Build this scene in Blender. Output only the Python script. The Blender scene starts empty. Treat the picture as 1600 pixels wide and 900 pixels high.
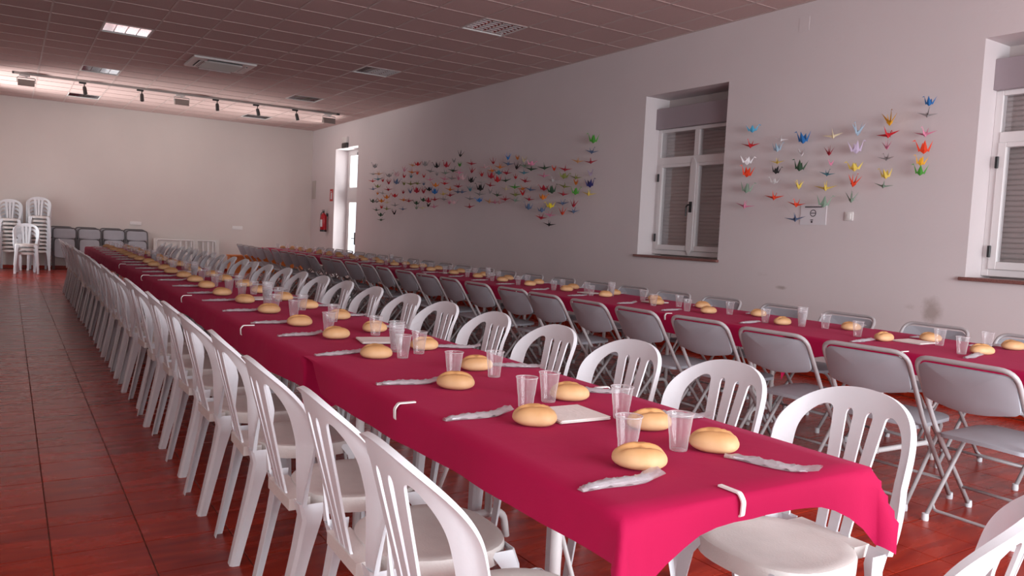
import bpy, bmesh, math, random
from mathutils import Vector, Matrix
R = random.Random(7)
scene = bpy.context.scene
C = scene.collection

# ------------------------------------------------------------------ camera
F_PX = 1223.06
RIGHT = Vector((0.8405534857, -0.5395340095, 0.0487123213))
DOWN = Vector((0.0045671703, -0.0828591914, -0.9965507992))
FWD = Vector((0.5417093119, 0.8378767254, -0.0671834385))
CAM = Vector((0.0, 0.0, 1.27))
cd = bpy.data.cameras.new('camera')
cam = bpy.data.objects.new('camera', cd)
C.objects.link(cam)
m = Matrix((RIGHT, -DOWN, -FWD)).transposed().to_4x4()
m.translation = CAM
cam.matrix_world = m
cd.sensor_width = 36.0
cd.lens = F_PX / 1600 * 36.0
cd.clip_start = 0.05
cd.clip_end = 200
scene.camera = cam

def ray(x, y):
    return RIGHT * ((x - 800) / F_PX) + DOWN * ((y - 450) / F_PX) + FWD
def on_z(x, y, z):
    d = ray(x, y); return CAM + d * ((z - CAM.z) / d.z)
def on_x(x, y, X):
    d = ray(x, y); return CAM + d * (X / d.x)
def on_y(x, y, Y):
    d = ray(x, y); return CAM + d * (Y / d.y)
def project(p):
    v = Vector(p) - CAM
    z = v.dot(FWD)
    if z < 0.05: return None
    return (800 + F_PX * v.dot(RIGHT) / z, 450 + F_PX * v.dot(DOWN) / z, z)
def in_view(p, mar=60):
    s = project(p)
    return s is not None and -mar < s[0] < 1600 + mar and -mar < s[1] < 900 + mar

# ------------------------------------------------------------------ light
scene.view_settings.view_transform = 'Standard'
scene.view_settings.look = 'None'
scene.view_settings.gamma = 1.0
scene.view_settings.use_curve_mapping = False
scene.view_settings.exposure = -0.68

w = bpy.data.worlds.new('world')
scene.world = w
w.use_nodes = True
bg = w.node_tree.nodes['Background']
bg.inputs[0].default_value = (0.86, 0.93, 1.0, 1)
bg.inputs[1].default_value = 4.0

def area(name, loc, direction, sx, sy, power, col, spread=180):
    ld = bpy.data.lights.new(name, 'AREA')
    ld.shape = 'RECTANGLE'; ld.size = sx; ld.size_y = sy
    ld.energy = power; ld.color = col; ld.spread = math.radians(spread)
    o = bpy.data.objects.new(name, ld); C.objects.link(o)
    o.location = loc
    o.rotation_euler = Vector(direction).to_track_quat('-Z', 'Y').to_euler()
    return o
# daylight coming in through the openings of the hall
area('daylight_rear_opening', (3.2, -2.95, 1.60), (0.05, 1, -0.14), 5.0, 2.6, 530, (0.92, 0.96, 1.0), 150)
area('daylight_near_window', (-1.62, -0.6, 1.7), (1, 0.35, -0.12), 2.4, 1.8, 35, (1.0, 0.96, 0.96), 160)
area('daylight_side_door', (-1.62, 18.0, 1.6), (1, -0.1, 0.10), 1.5, 2.6, 14, (1.0, 0.98, 0.95), 150)
area('daylight_glazed_door', (8.0, 16.9, 2.0), (-0.42, 0.9, -0.05), 1.2, 2.6, 70, (1.0, 0.99, 0.97), 120)
# added fill lamps outside the two far doors, aimed up to brighten the ceiling
area('ceiling_fill_side_door', (-2.9, 18.3, 0.05), (1, -0.02, 1.0), 1.4, 1.3, 170, (1.0, 0.98, 0.95), 75)
area('ceiling_fill_glazed_door', (8.6, 18.1, 0.05), (-1, 0.0, 1.15), 1.4, 1.3, 260, (1.0, 0.97, 0.92), 85)

# ------------------------------------------------------------------ materials
def lin(c):
    return tuple(((v / 255) / 12.92 if v / 255 <= 0.04045 else ((v / 255 + 0.055) / 1.055) ** 2.4) for v in c)
MATS = {}
def mat(name, rgb, rough=0.5, metal=0.0, spec=0.5, noise=None, bump=None, rnd=0.0, **kw):
    """procedural principled material; noise=(scale, amount), bump=(scale, strength), rnd = per-object value change"""
    if name in MATS: return MATS[name]
    M = bpy.data.materials.new(name); M.use_nodes = True
    nt = M.node_tree; p = nt.nodes['Principled BSDF']
    col = lin(rgb) + (1,)
    p.inputs['Base Color'].default_value = col
    p.inputs['Roughness'].default_value = rough
    p.inputs['Metallic'].default_value = metal
    p.inputs['Specular IOR Level'].default_value = spec
    for k, v in kw.items():
        p.inputs[k.replace('_', ' ')].default_value = v
    tc = nt.nodes.new('ShaderNodeTexCoord')
    if noise or rnd:
        hsv = nt.nodes.new('ShaderNodeHueSaturation')
        hsv.inputs['Color'].default_value = col
        val = None
        if noise:
            n = nt.nodes.new('ShaderNodeTexNoise'); n.inputs['Scale'].default_value = noise[0]; n.inputs['Detail'].default_value = 5
            nt.links.new(tc.outputs['Object'], n.inputs['Vector'])
            mr = nt.nodes.new('ShaderNodeMapRange')
            mr.inputs[1].default_value = 0.25; mr.inputs[2].default_value = 0.75
            mr.inputs[3].default_value = 1 - noise[1]; mr.inputs[4].default_value = 1 + noise[1]
            nt.links.new(n.outputs[0], mr.inputs[0]); val = mr.outputs[0]
        if rnd:
            oi = nt.nodes.new('ShaderNodeObjectInfo')
            mr2 = nt.nodes.new('ShaderNodeMapRange')
            mr2.inputs[3].default_value = 1 - rnd; mr2.inputs[4].default_value = 1 + rnd
            nt.links.new(oi.outputs['Random'], mr2.inputs[0])
            if val is None: val = mr2.outputs[0]
            else:
                mm = nt.nodes.new('ShaderNodeMath'); mm.operation = 'MULTIPLY'
                nt.links.new(val, mm.inputs[0]); nt.links.new(mr2.outputs[0], mm.inputs[1]); val = mm.outputs[0]
        nt.links.new(val, hsv.inputs['Value'])
        nt.links.new(hsv.outputs[0], p.inputs['Base Color'])
    if bump:
        n = nt.nodes.new('ShaderNodeTexNoise'); n.inputs['Scale'].default_value = bump[0]; n.inputs['Detail'].default_value = 4
        nt.links.new(tc.outputs['Object'], n.inputs['Vector'])
        b = nt.nodes.new('ShaderNodeBump'); b.inputs['Strength'].default_value = bump[1]; b.inputs['Distance'].default_value = 0.01
        nt.links.new(n.outputs[0], b.inputs['Height']); nt.links.new(b.outputs[0], p.inputs['Normal'])
    MATS[name] = M
    return M

M_WHITE_PLASTIC = mat('white_plastic', (230, 233, 238), 0.32, bump=(60, 0.05))
M_SEAT_PLASTIC = mat('white_plastic_seat', (226, 220, 216), 0.45, noise=(14, 0.05), bump=(160, 0.12))
M_GREY_PLASTIC = mat('grey_plastic', (168, 172, 180), 0.5, noise=(6, 0.04))
M_GREY_TUBE = mat('grey_painted_tube', (176, 172, 174), 0.38, 0.0)
M_FOLD_TUBE = mat('grey_folded_tube', (104, 102, 104), 0.35, 0.25)
M_RUBBER = mat('white_rubber', (215, 218, 222), 0.6)
M_TABLE_TUBE = mat('white_painted_tube', (228, 226, 226), 0.35)
M_TABLE_TOP = mat('white_table_top', (215, 212, 208), 0.5, noise=(5, 0.05))
M_BREAD_TRAY = None
M_NAPKIN = mat('white_paper', (238, 230, 226), 0.9, noise=(40, 0.04), bump=(90, 0.25))
M_CLIP = mat('white_clip_plastic', (240, 236, 234), 0.35)
M_FRAME = mat('white_window_profile', (226, 222, 222), 0.35)
M_SHUTTER_BOX = mat('grey_shutter_box', (156, 144, 150), 0.5)
M_SHUTTER = mat('grey_shutter_slats', (196, 184, 182), 0.55)
M_BLACK = mat('black_plastic', (24, 24, 26), 0.4)
M_DARKGREY = mat('dark_grey_metal', (72, 70, 70), 0.4, 0.4)
M_RAIL = mat('grey_rail', (150, 142, 138), 0.4, 0.5)
M_SILVER = mat('polished_louvre', (200, 200, 200), 0.06, 1.0)
M_LAMP_WHITE = mat('lamp_housing_white', (225, 222, 220), 0.4)
M_ORANGE_WOOD = mat('orange_wood', (196, 112, 40), 0.45, noise=(7, 0.12))
M_RED = mat('red_enamel', (176, 20, 34), 0.3)
M_RED_SIGN = mat('red_sign', (190, 40, 40), 0.5)
M_PAPER_SIGN = mat('sign_paper', (226, 222, 226), 0.6)
M_INK = mat('sign_ink', (70, 66, 74), 0.6)
M_SWITCH = mat('white_switch', (235, 232, 230), 0.4)
M_PANEL_GREY = mat('pale_grey_panel', (190, 182, 176), 0.5)
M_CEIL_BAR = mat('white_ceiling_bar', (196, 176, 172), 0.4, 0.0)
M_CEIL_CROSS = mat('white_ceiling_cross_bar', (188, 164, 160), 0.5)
M_GROUT = mat('grey_brown_grout', (112, 66, 54), 0.8)

def make_tile_mat():
    M = bpy.data.materials.new('terracotta_floor_tile'); M.use_nodes = True
    nt = M.node_tree; p = nt.nodes['Principled BSDF']
    geo = nt.nodes.new('ShaderNodeNewGeometry')
    mp = nt.nodes.new('ShaderNodeMapping'); mp.inputs['Scale'].default_value = (1.6, 9, 1)
    nt.links.new(geo.outputs['Position'], mp.inputs['Vector'])
    oi = nt.nodes.new('ShaderNodeObjectInfo')
    n = nt.nodes.new('ShaderNodeTexNoise'); n.inputs['Scale'].default_value = 1.6; n.inputs['Detail'].default_value = 6
    n.inputs['Distortion'].default_value = 0.3; n.inputs['Roughness'].default_value = 0.4
    nt.links.new(mp.outputs[0], n.inputs['Vector'])
    cr = nt.nodes.new('ShaderNodeValToRGB')
    e = cr.color_ramp.elements
    e[0].position = 0.25; e[0].color = lin((132, 26, 14)) + (1,)
    e[1].position = 0.8; e[1].color = lin((184, 56, 30)) + (1,)
    nt.links.new(n.outputs[0], cr.inputs[0])
    hsv = nt.nodes.new('ShaderNodeHueSaturation')
    mr = nt.nodes.new('ShaderNodeMapRange'); mr.inputs[3].default_value = 0.88; mr.inputs[4].default_value = 1.10
    nt.links.new(oi.outputs['Random'], mr.inputs[0]); nt.links.new(mr.outputs[0], hsv.inputs['Value'])
    nt.links.new(cr.outputs[0], hsv.inputs['Color']); nt.links.new(hsv.outputs[0], p.inputs['Base Color'])
    p.inputs['Specular IOR Level'].default_value = 0.3
    mr3 = nt.nodes.new('ShaderNodeMapRange'); mr3.inputs[3].default_value = 0.24; mr3.inputs[4].default_value = 0.30
    nt.links.new(n.outputs[0], mr3.inputs[0]); nt.links.new(mr3.outputs[0], p.inputs['Roughness'])
    return M
M_TILE = make_tile_mat()

def make_wall_mat(name, rgb, stains=False):
    M = bpy.data.materials.new(name); M.use_nodes = True
    nt = M.node_tree; p = nt.nodes['Principled BSDF']
    p.inputs['Roughness'].default_value = 0.85
    p.inputs['Specular IOR Level'].default_value = 0.25
    geo = nt.nodes.new('ShaderNodeNewGeometry')
    n = nt.nodes.new('ShaderNodeTexNoise'); n.inputs['Scale'].default_value = 0.9; n.inputs['Detail'].default_value = 6
    nt.links.new(geo.outputs['Position'], n.inputs['Vector'])
    cr = nt.nodes.new('ShaderNodeValToRGB'); e = cr.color_ramp.elements
    c = lin(rgb)
    e[0].position = 0.3; e[0].color = tuple(v * 0.94 for v in c) + (1,)
    e[1].position = 0.7; e[1].color = c + (1,)
    nt.links.new(n.outputs[0], cr.inputs[0])
    out = cr.outputs[0]
    if stains:
        # scuffed, peeling patches low on the wall, each a soft-edged blot of its own shape
        n2 = nt.nodes.new('ShaderNodeTexNoise'); n2.inputs['Scale'].default_value = 5.0; n2.inputs['Detail'].default_value = 8; n2.inputs['Roughness'].default_value = 0.7
        nt.links.new(geo.outputs['Position'], n2.inputs['Vector'])
        acc = None
        for (y, z, ry, rz, s) in ((3.76, 0.78, 0.17, 0.22, 0.9), (3.95, 0.80, 0.30, 0.09, 0.5), (5.6, 0.98, 1.0, 0.14, 0.45), (4.7, 0.90, 0.6, 0.12, 0.4), (5.35, 0.86, 0.12, 0.035, 0.9)):
            sub = nt.nodes.new('ShaderNodeVectorMath'); sub.operation = 'SUBTRACT'; sub.inputs[1].default_value = (6.81, y, z)
            nt.links.new(geo.outputs['Position'], sub.inputs[0])
            mul = nt.nodes.new('ShaderNodeVectorMath'); mul.operation = 'MULTIPLY'; mul.inputs[1].default_value = (0, 1 / ry, 1 / rz)
            nt.links.new(sub.outputs[0], mul.inputs[0])
            ln = nt.nodes.new('ShaderNodeVectorMath'); ln.operation = 'LENGTH'; nt.links.new(mul.outputs[0], ln.inputs[0])
            mr = nt.nodes.new('ShaderNodeMapRange'); mr.inputs[1].default_value = 1.2; mr.inputs[2].default_value = 0.0; mr.inputs[3].default_value = 0; mr.inputs[4].default_value = s
            nt.links.new(ln.outputs['Value'], mr.inputs[0])
            if acc is None: acc = mr.outputs[0]
            else:
                mx = nt.nodes.new('ShaderNodeMath'); mx.operation = 'MAXIMUM'; nt.links.new(acc, mx.inputs[0]); nt.links.new(mr.outputs[0], mx.inputs[1]); acc = mx.outputs[0]
        ad = nt.nodes.new('ShaderNodeMath'); ad.operation = 'MULTIPLY'; nt.links.new(acc, ad.inputs[0]); nt.links.new(n2.outputs[0], ad.inputs[1])
        th = nt.nodes.new('ShaderNodeMapRange'); th.inputs[1].default_value = 0.2; th.inputs[2].default_value = 0.42; th.inputs[4].default_value = 0.6
        nt.links.new(ad.outputs[0], th.inputs[0])
        mix = nt.nodes.new('ShaderNodeMix'); mix.data_type = 'RGBA'
        nt.links.new(th.outputs[0], mix.inputs[0]); nt.links.new(out, mix.inputs[6]); mix.inputs[7].default_value = lin((150, 132, 122)) + (1,)
        out = mix.outputs[2]
    nt.links.new(out, p.inputs['Base Color'])
    b = nt.nodes.new('ShaderNodeBump'); b.inputs['Strength'].default_value = 0.12; b.inputs['Distance'].default_value = 0.01
    n3 = nt.nodes.new('ShaderNodeTexNoise'); n3.inputs['Scale'].default_value = 30
    nt.links.new(geo.outputs['Position'], n3.inputs['Vector'])
    nt.links.new(n3.outputs[0], b.inputs['Height']); nt.links.new(b.outputs[0], p.inputs['Normal'])
    return M
M_WALL = make_wall_mat('white_plaster', (226, 217, 212))
M_WALL_R = make_wall_mat('white_plaster_scuffed', (224, 215, 216), True)
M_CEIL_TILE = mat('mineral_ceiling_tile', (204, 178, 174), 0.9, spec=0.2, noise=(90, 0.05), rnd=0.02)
M_GRANITE = mat('red_granite', (128, 84, 78), 0.35, noise=(120, 0.5))

def make_cloth_mat():
    M = bpy.data.materials.new('burgundy_nonwoven_cloth'); M.use_nodes = True
    nt = M.node_tree; p = nt.nodes['Principled BSDF']
    p.inputs['Base Color'].default_value = lin((182, 22, 76)) + (1,)
    p.inputs['Roughness'].default_value = 0.75
    p.inputs['Specular IOR Level'].default_value = 0.12
    p.inputs['Sheen Weight'].default_value = 0.06
    p.inputs['Sheen Tint'].default_value = (1.0, 0.45, 0.65, 1)
    tc = nt.nodes.new('ShaderNodeTexCoord')
    n = nt.nodes.new('ShaderNodeTexNoise'); n.inputs['Scale'].default_value = 260; n.inputs['Detail'].default_value = 2
    n2 = nt.nodes.new('ShaderNodeTexNoise'); n2.inputs['Scale'].default_value = 3.5; n2.inputs['Detail'].default_value = 4
    nt.links.new(tc.outputs['Object'], n.inputs['Vector']); nt.links.new(tc.outputs['Object'], n2.inputs['Vector'])
    b = nt.nodes.new('ShaderNodeBump'); b.inputs['Strength'].default_value = 0.15; b.inputs['Distance'].default_value = 0.002
    nt.links.new(n.outputs[0], b.inputs['Height'])
    b2 = nt.nodes.new('ShaderNodeBump'); b2.inputs['Strength'].default_value = 0.35; b2.inputs['Distance'].default_value = 0.02
    nt.links.new(n2.outputs[0], b2.inputs['Height']); nt.links.new(b.outputs[0], b2.inputs['Normal'])
    nt.links.new(b2.outputs[0], p.inputs['Normal'])
    # thin cloth lets some light through
    tr = nt.nodes.new('ShaderNodeBsdfTranslucent'); tr.inputs[0].default_value = lin((190, 30, 80)) + (1,)
    mx = nt.nodes.new('ShaderNodeMixShader'); mx.inputs[0].default_value = 0.15
    out = nt.nodes['Material Output']
    nt.links.new(p.outputs[0], mx.inputs[1]); nt.links.new(tr.outputs[0], mx.inputs[2]); nt.links.new(mx.outputs[0], out.inputs[0])
    return M
M_CLOTH = make_cloth_mat()

def make_clear(name, tint, transp, gloss, rough, bumpy=None, edge=0.5):
    """thin clear plastic or glass: mostly transparent, with a glossy film and a little milkiness that grows at grazing angles"""
    M = bpy.data.materials.new(name); M.use_nodes = True
    nt = M.node_tree; nt.nodes.remove(nt.nodes['Principled BSDF'])
    out = nt.nodes['Material Output']
    t = nt.nodes.new('ShaderNodeBsdfTransparent'); t.inputs[0].default_value = (0.985, 0.985, 0.99, 1)
    g = nt.nodes.new('ShaderNodeBsdfGlossy'); g.inputs['Roughness'].default_value = rough
    d = nt.nodes.new('ShaderNodeBsdfDiffuse'); d.inputs[0].default_value = lin(tint) + (1,)
    tl = nt.nodes.new('ShaderNodeBsdfTranslucent'); tl.inputs[0].default_value = lin(tint) + (1,)
    md = nt.nodes.new('ShaderNodeMixShader'); md.inputs[0].default_value = 0.45
    nt.links.new(d.outputs[0], md.inputs[1]); nt.links.new(tl.outputs[0], md.inputs[2])
    mg = nt.nodes.new('ShaderNodeMixShader'); mg.inputs[0].default_value = gloss
    nt.links.new(md.outputs[0], mg.inputs[1]); nt.links.new(g.outputs[0], mg.inputs[2])
    lw = nt.nodes.new('ShaderNodeLayerWeight'); lw.inputs[0].default_value = 0.35
    mr = nt.nodes.new('ShaderNodeMapRange'); mr.inputs[3].default_value = 1 - transp; mr.inputs[4].default_value = min(1 - transp + edge, 1.0)
    nt.links.new(lw.outputs['Facing'], mr.inputs[0])
    mx = nt.nodes.new('ShaderNodeMixShader')
    nt.links.new(mr.outputs[0], mx.inputs[0]); nt.links.new(t.outputs[0], mx.inputs[1]); nt.links.new(mg.outputs[0], mx.inputs[2])
    if bumpy:
        tc = nt.nodes.new('ShaderNodeTexCoord')
        n = nt.nodes.new('ShaderNodeTexNoise'); n.inputs['Scale'].default_value = bumpy; n.inputs['Detail'].default_value = 3
        nt.links.new(tc.outputs['Object'], n.inputs['Vector'])
        b = nt.nodes.new('ShaderNodeBump'); b.inputs['Strength'].default_value = 0.6; b.inputs['Distance'].default_value = 0.008
        nt.links.new(n.outputs[0], b.inputs['Height'])
        for nd in (g, d): nt.links.new(b.outputs[0], nd.inputs['Normal'])
    nt.links.new(mx.outputs[0], out.inputs[0])
    return M
M_CUP = make_clear('clear_cup_plastic', (252, 250, 252), 0.84, 0.25, 0.15, None, 0.42)
M_CUP_RIM = make_clear('clear_cup_rim', (250, 246, 250), 0.55, 0.3, 0.15, None, 0.3)
M_BAG = make_clear('crinkled_clear_bag', (246, 246, 252), 0.42, 0.40, 0.22, 60, 0.35)
M_GLASS = make_clear('window_glass', (40, 40, 42), 0.94, 0.92, 0.02, None, 0.45)
M_CUTLERY = mat('white_plastic_cutlery', (224, 224, 230), 0.3)

def make_bread_mat():
    M = bpy.data.materials.new('bread_crust'); M.use_nodes = True
    nt = M.node_tree; p = nt.nodes['Principled BSDF']
    p.inputs['Roughness'].default_value = 0.55
    tc = nt.nodes.new('ShaderNodeTexCoord'); sx = nt.nodes.new('ShaderNodeSeparateXYZ')
    nt.links.new(tc.outputs['Object'], sx.inputs[0])
    n = nt.nodes.new('ShaderNodeTexNoise'); n.inputs['Scale'].default_value = 22; n.inputs['Detail'].default_value = 5
    nt.links.new(tc.outputs['Object'], n.inputs['Vector'])
    ma = nt.nodes.new('ShaderNodeMath'); ma.operation = 'MULTIPLY_ADD'; ma.inputs[1].default_value = 0.03; nt.links.new(n.outputs[0], ma.inputs[0]); nt.links.new(sx.outputs[2], ma.inputs[2])
    mr = nt.nodes.new('ShaderNodeMapRange'); mr.inputs[1].default_value = 0.028; mr.inputs[2].default_value = 0.075
    nt.links.new(ma.outputs[0], mr.inputs[0])
    cr = nt.nodes.new('ShaderNodeValToRGB'); e = cr.color_ramp.elements
    e[0].color = lin((226, 188, 142)) + (1,); e[1].color = lin((200, 142, 84)) + (1,)
    nt.links.new(mr.outputs[0], cr.inputs[0])
    oi = nt.nodes.new('ShaderNodeObjectInfo'); mr2 = nt.nodes.new('ShaderNodeMapRange'); mr2.inputs[3].default_value = 0.9; mr2.inputs[4].default_value = 1.05
    nt.links.new(oi.outputs['Random'], mr2.inputs[0])
    hsv = nt.nodes.new('ShaderNodeHueSaturation'); nt.links.new(mr2.outputs[0], hsv.inputs['Value']); nt.links.new(cr.outputs[0], hsv.inputs['Color'])
    nt.links.new(hsv.outputs[0], p.inputs['Base Color'])
    b = nt.nodes.new('ShaderNodeBump'); b.inputs['Strength'].default_value = 0.15; b.inputs['Distance'].default_value = 0.003
    nt.links.new(n.outputs[0], b.inputs['Height']); nt.links.new(b.outputs[0], p.inputs['Normal'])
    return M
M_BREAD = make_bread_mat()

# ------------------------------------------------------------------ mesh helpers
def mesh_of(name, bm, material, smooth=False):
    me = bpy.data.meshes.new(name)
    bmesh.ops.recalc_face_normals(bm, faces=bm.faces)
    bm.to_mesh(me); bm.free()
    if smooth:
        for p in me.polygons: p.use_smooth = True
        if smooth != 'all':
            try: me.set_sharp_from_angle(angle=math.radians(smooth if smooth is not True else 40))
            except Exception: pass
    me.materials.append(material)
    return me
def put(name, me, parent=None, loc=None, rz=None):
    o = bpy.data.objects.new(name, me); C.objects.link(o)
    if parent is not None: o.parent = parent
    if loc is not None: o.location = loc
    if rz is not None: o.rotation_euler = (0, 0, rz)
    return o
def tag(o, label, cat, group=None):
    o['label'] = label; o['category'] = cat
    if group: o['group'] = group
    return o
def empty(name, loc=(0, 0, 0), rz=0.0):
    o = bpy.data.objects.new(name, None); C.objects.link(o)
    o.location = loc; o.rotation_euler = (0, 0, rz); o.empty_display_size = 0.1
    return o
def struct(o):
    o['kind'] = 'structure'; return o
def box(bm, x0, x1, y0, y1, z0, z1, mtx=None):
    vs = [bm.verts.new((x, y, z)) for z in (z0, z1) for y in (y0, y1) for x in (x0, x1)]
    if mtx is not None:
        for v in vs: v.co = mtx @ v.co
    for f in ((0, 2, 3, 1), (4, 5, 7, 6), (0, 1, 5, 4), (2, 6, 7, 3), (0, 4, 6, 2), (1, 3, 7, 5)):
        bm.faces.new([vs[i] for i in f])
    return vs
def box_me(name, dims, material, bevel=0.0, seg=2):
    bm = bmesh.new(); box(bm, *dims)
    if bevel:
        bmesh.ops.bevel(bm, geom=list(bm.edges), offset=bevel, segments=seg, affect='EDGES', profile=0.5)
    return mesh_of(name, bm, material, 40 if bevel else False)
def tube(bm, pts, r, n=8, caps=True):
    pts = [Vector(p) for p in pts]
    rings = []
    up = None
    for i, p in enumerate(pts):
        a = pts[max(i - 1, 0)]; b = pts[min(i + 1, len(pts) - 1)]
        t = (b - a).normalized()
        if up is None:
            up = Vector((0, 0, 1)) if abs(t.z) < 0.9 else Vector((1, 0, 0))
        s = t.cross(up).normalized(); up = s.cross(t).normalized()
        rr = r[i] if isinstance(r, (list, tuple)) else r
        rings.append([bm.verts.new(p + (s * math.cos(k * 2 * math.pi / n) + up * math.sin(k * 2 * math.pi / n)) * rr) for k in range(n)])
    for a, b in zip(rings, rings[1:]):
        for k in range(n):
            bm.faces.new((a[k], a[(k + 1) % n], b[(k + 1) % n], b[k]))
    if caps:
        bm.faces.new(rings[0][::-1]); bm.faces.new(rings[-1])
def bent(pts, rad=0.04, n=5):
    """polyline with rounded corners"""
    pts = [Vector(p) for p in pts]; out = [pts[0]]
    for a, b, c in zip(pts, pts[1:], pts[2:]):
        u = (a - b); v = (c - b)
        r = min(rad, u.length * 0.45, v.length * 0.45)
        p, q_ = b + u.normalized() * r, b + v.normalized() * r
        for i in range(n + 1):
            t = i / n
            out.append(p * (1 - t) ** 2 + b * 2 * t * (1 - t) + q_ * t * t)
    out.append(pts[-1]); return out
def lathe(bm, prof, n=16, close=False):
    rings = []
    for r, z in prof:
        if r < 1e-6: rings.append([bm.verts.new((0, 0, z))])
        else: rings.append([bm.verts.new((r * math.cos(2 * math.pi * k / n), r * math.sin(2 * math.pi * k / n), z)) for k in range(n)])
    for a, b in zip(rings, rings[1:]):
        for k in range(n):
            va = [a[k % len(a)], a[(k + 1) % len(a)]] if len(a) > 1 else [a[0]]
            vb = [b[(k + 1) % len(b)], b[k % len(b)]] if len(b) > 1 else [b[0]]
            if len(va) + len(vb) >= 3: bm.faces.new(va + vb)
ORD = ['', 'first', 'second', 'third', 'fourth', 'fifth', 'sixth', 'seventh', 'eighth', 'ninth', 'tenth', 'eleventh', 'twelfth', 'thirteenth',
       'fourteenth', 'fifteenth', 'sixteenth', 'seventeenth', 'eighteenth', 'nineteenth', 'twentieth', 'twenty-first', 'twenty-second', 'twenty-third',
       'twenty-fourth', 'twenty-fifth', 'twenty-sixth', 'twenty-seventh', 'twenty-eighth', 'twenty-ninth', 'thirtieth', 'thirty-first', 'thirty-second',
       'thirty-third', 'thirty-fourth', 'thirty-fifth', 'thirty-sixth', 'thirty-seventh', 'thirty-eighth', 'thirty-ninth', 'fortieth']

# ------------------------------------------------------------------ room shell
WX = 6.81      # right wall
LX = -1.15     # left wall
BY = 20.6      # back wall
NY = -2.6      # wall behind the camera
CZ = 3.77      # ceiling
TH = 0.42      # wall thickness
WIN1 = (6.25, 7.61, 1.10, 3.11)
WIN2 = (2.13, 3.49, 1.10, 3.09)
DOOR = (17.37, 18.85, 0.0, 3.17)

def wall_with_holes(name, axis, pos, thick, lo, hi, holes, material):
    """axis 'x': wall in the plane x=pos, running along y; holes = (a0,a1,z0,z1)"""
    bm = bmesh.new()
    As = sorted({lo, hi} | {h[0] for h in holes} | {h[1] for h in holes})
    Zs = sorted({0.0, CZ + 0.1} | {h[2] for h in holes} | {h[3] for h in holes})
    inside = lambda a, z: any(h[0] < a < h[1] and h[2] < z < h[3] for h in holes)
    V = {}
    def v(a, z, d):
        k = (round(a, 4), round(z, 4), d)
        if k not in V:
            q_ = pos + (thick if d else 0)
            V[k] = bm.verts.new((q_, a, z) if axis == 'x' else (a, q_, z))
        return V[k]
    def solid(i, j):
        if i < 0 or j < 0 or i >= len(As) - 1 or j >= len(Zs) - 1: return False
        return not inside((As[i] + As[i + 1]) / 2, (Zs[j] + Zs[j + 1]) / 2)
    for i in range(len(As) - 1):
        for j in range(len(Zs) - 1):
            if not solid(i, j): continue
            a0, a1, z0, z1 = As[i], As[i + 1], Zs[j], Zs[j + 1]
            for d in (0, 1): bm.faces.new((v(a0, z0, d), v(a1, z0, d), v(a1, z1, d), v(a0, z1, d)))
            if not solid(i - 1, j): bm.faces.new((v(a0, z0, 0), v(a0, z1, 0), v(a0, z1, 1), v(a0, z0, 1)))
            if not solid(i + 1, j): bm.faces.new((v(a1, z0, 0), v(a1, z1, 0), v(a1, z1, 1), v(a1, z0, 1)))
            if not solid(i, j - 1): bm.faces.new((v(a0, z0, 0), v(a1, z0, 0), v(a1, z0, 1), v(a0, z0, 1)))
            if not solid(i, j + 1): bm.faces.new((v(a0, z1, 0), v(a1, z1, 0), v(a1, z1, 1), v(a0, z1, 1)))
    return struct(put(name, mesh_of(name, bm, material)))
wall_with_holes('wall_right', 'x', WX, TH, NY, BY, [WIN1, WIN2, DOOR], M_WALL_R)
wall_with_holes('wall_left', 'x', LX, -TH, NY, BY, [(17.2, 18.9, 0.0, 3.0), (-1.8, 0.6, 0.8, 2.6)], M_WALL)
wall_with_holes('wall_back', 'y', BY, 0.3, LX - TH, WX + TH, [], M_WALL)
wall_with_holes('wall_near', 'y', NY, -0.3, LX - TH, WX + TH, [(0.7, 5.7, 0.3, 2.9)], M_WALL)

# floor: bed of grout with tiles as parts
floor = struct(put('floor', box_me('floor', (LX - TH, WX + TH, NY - 0.3, BY + 0.3, -0.15, -0.004), M_GROUT)))
TS = 0.3155
FX0, FY0 = 0.112 * 1.27, 2.578 * 1.27     # a joint crossing read from the photograph
tb = bmesh.new(); g = 0.0022
box(tb, g, TS - g, g, TS - g, -0.006, 0.0)
bmesh.ops.bevel(tb, geom=[e for e in tb.edges if all(v.co.z > -0.001 for v in e.verts)], offset=0.0012, segments=1, affect='EDGES')
tile_me = mesh_of('floor_tile', tb, M_TILE)
cells = []
i0, i1 = math.ceil((LX - FX0) / TS), math.floor((WX - FX0) / TS) - 1
j0, j1 = math.ceil((NY - FY0) / TS), math.floor((BY - FY0) / TS) - 1
for i in range(i0, i1 + 1):
    for j in range(j0, j1 + 1):
        x, y = FX0 + i * TS, FY0 + j * TS
        ps = [project((x + a, y + b, 0)) for a, b in ((0, 0), (TS, 0), (TS, TS), (0, TS))]
        ar = 0
        if all(ps):
            cx = sum(p[0] for p in ps) / 4; cy = sum(p[1] for p in ps) / 4
            if -20 < cx < 1620 and -20 < cy < 920:
                ar = abs(sum(ps[k][0] * ps[(k + 1) % 4][1] - ps[(k + 1) % 4][0] * ps[k][1] for k in range(4))) / 2
                # the open aisle and the strips between the tables show; what lies under the tables does not
                if 0.95 < x < 1.6: ar *= 0.25
        cells.append((ar, x, y))
cells.sort(reverse=True)
for ar, x, y in cells[:300]:
    put('floor_tile', tile_me, floor, (x, y, 0))
bm = bmesh.new()
for ar, x, y in cells[300:]:
    box(bm, x + g, x + TS - g, y + g, y + TS - g, -0.006, 0.0)
o = put('floor_tiles_rest', mesh_of('floor_tiles_rest', bm, M_TILE), floor); o['kind'] = 'stuff'

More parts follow.
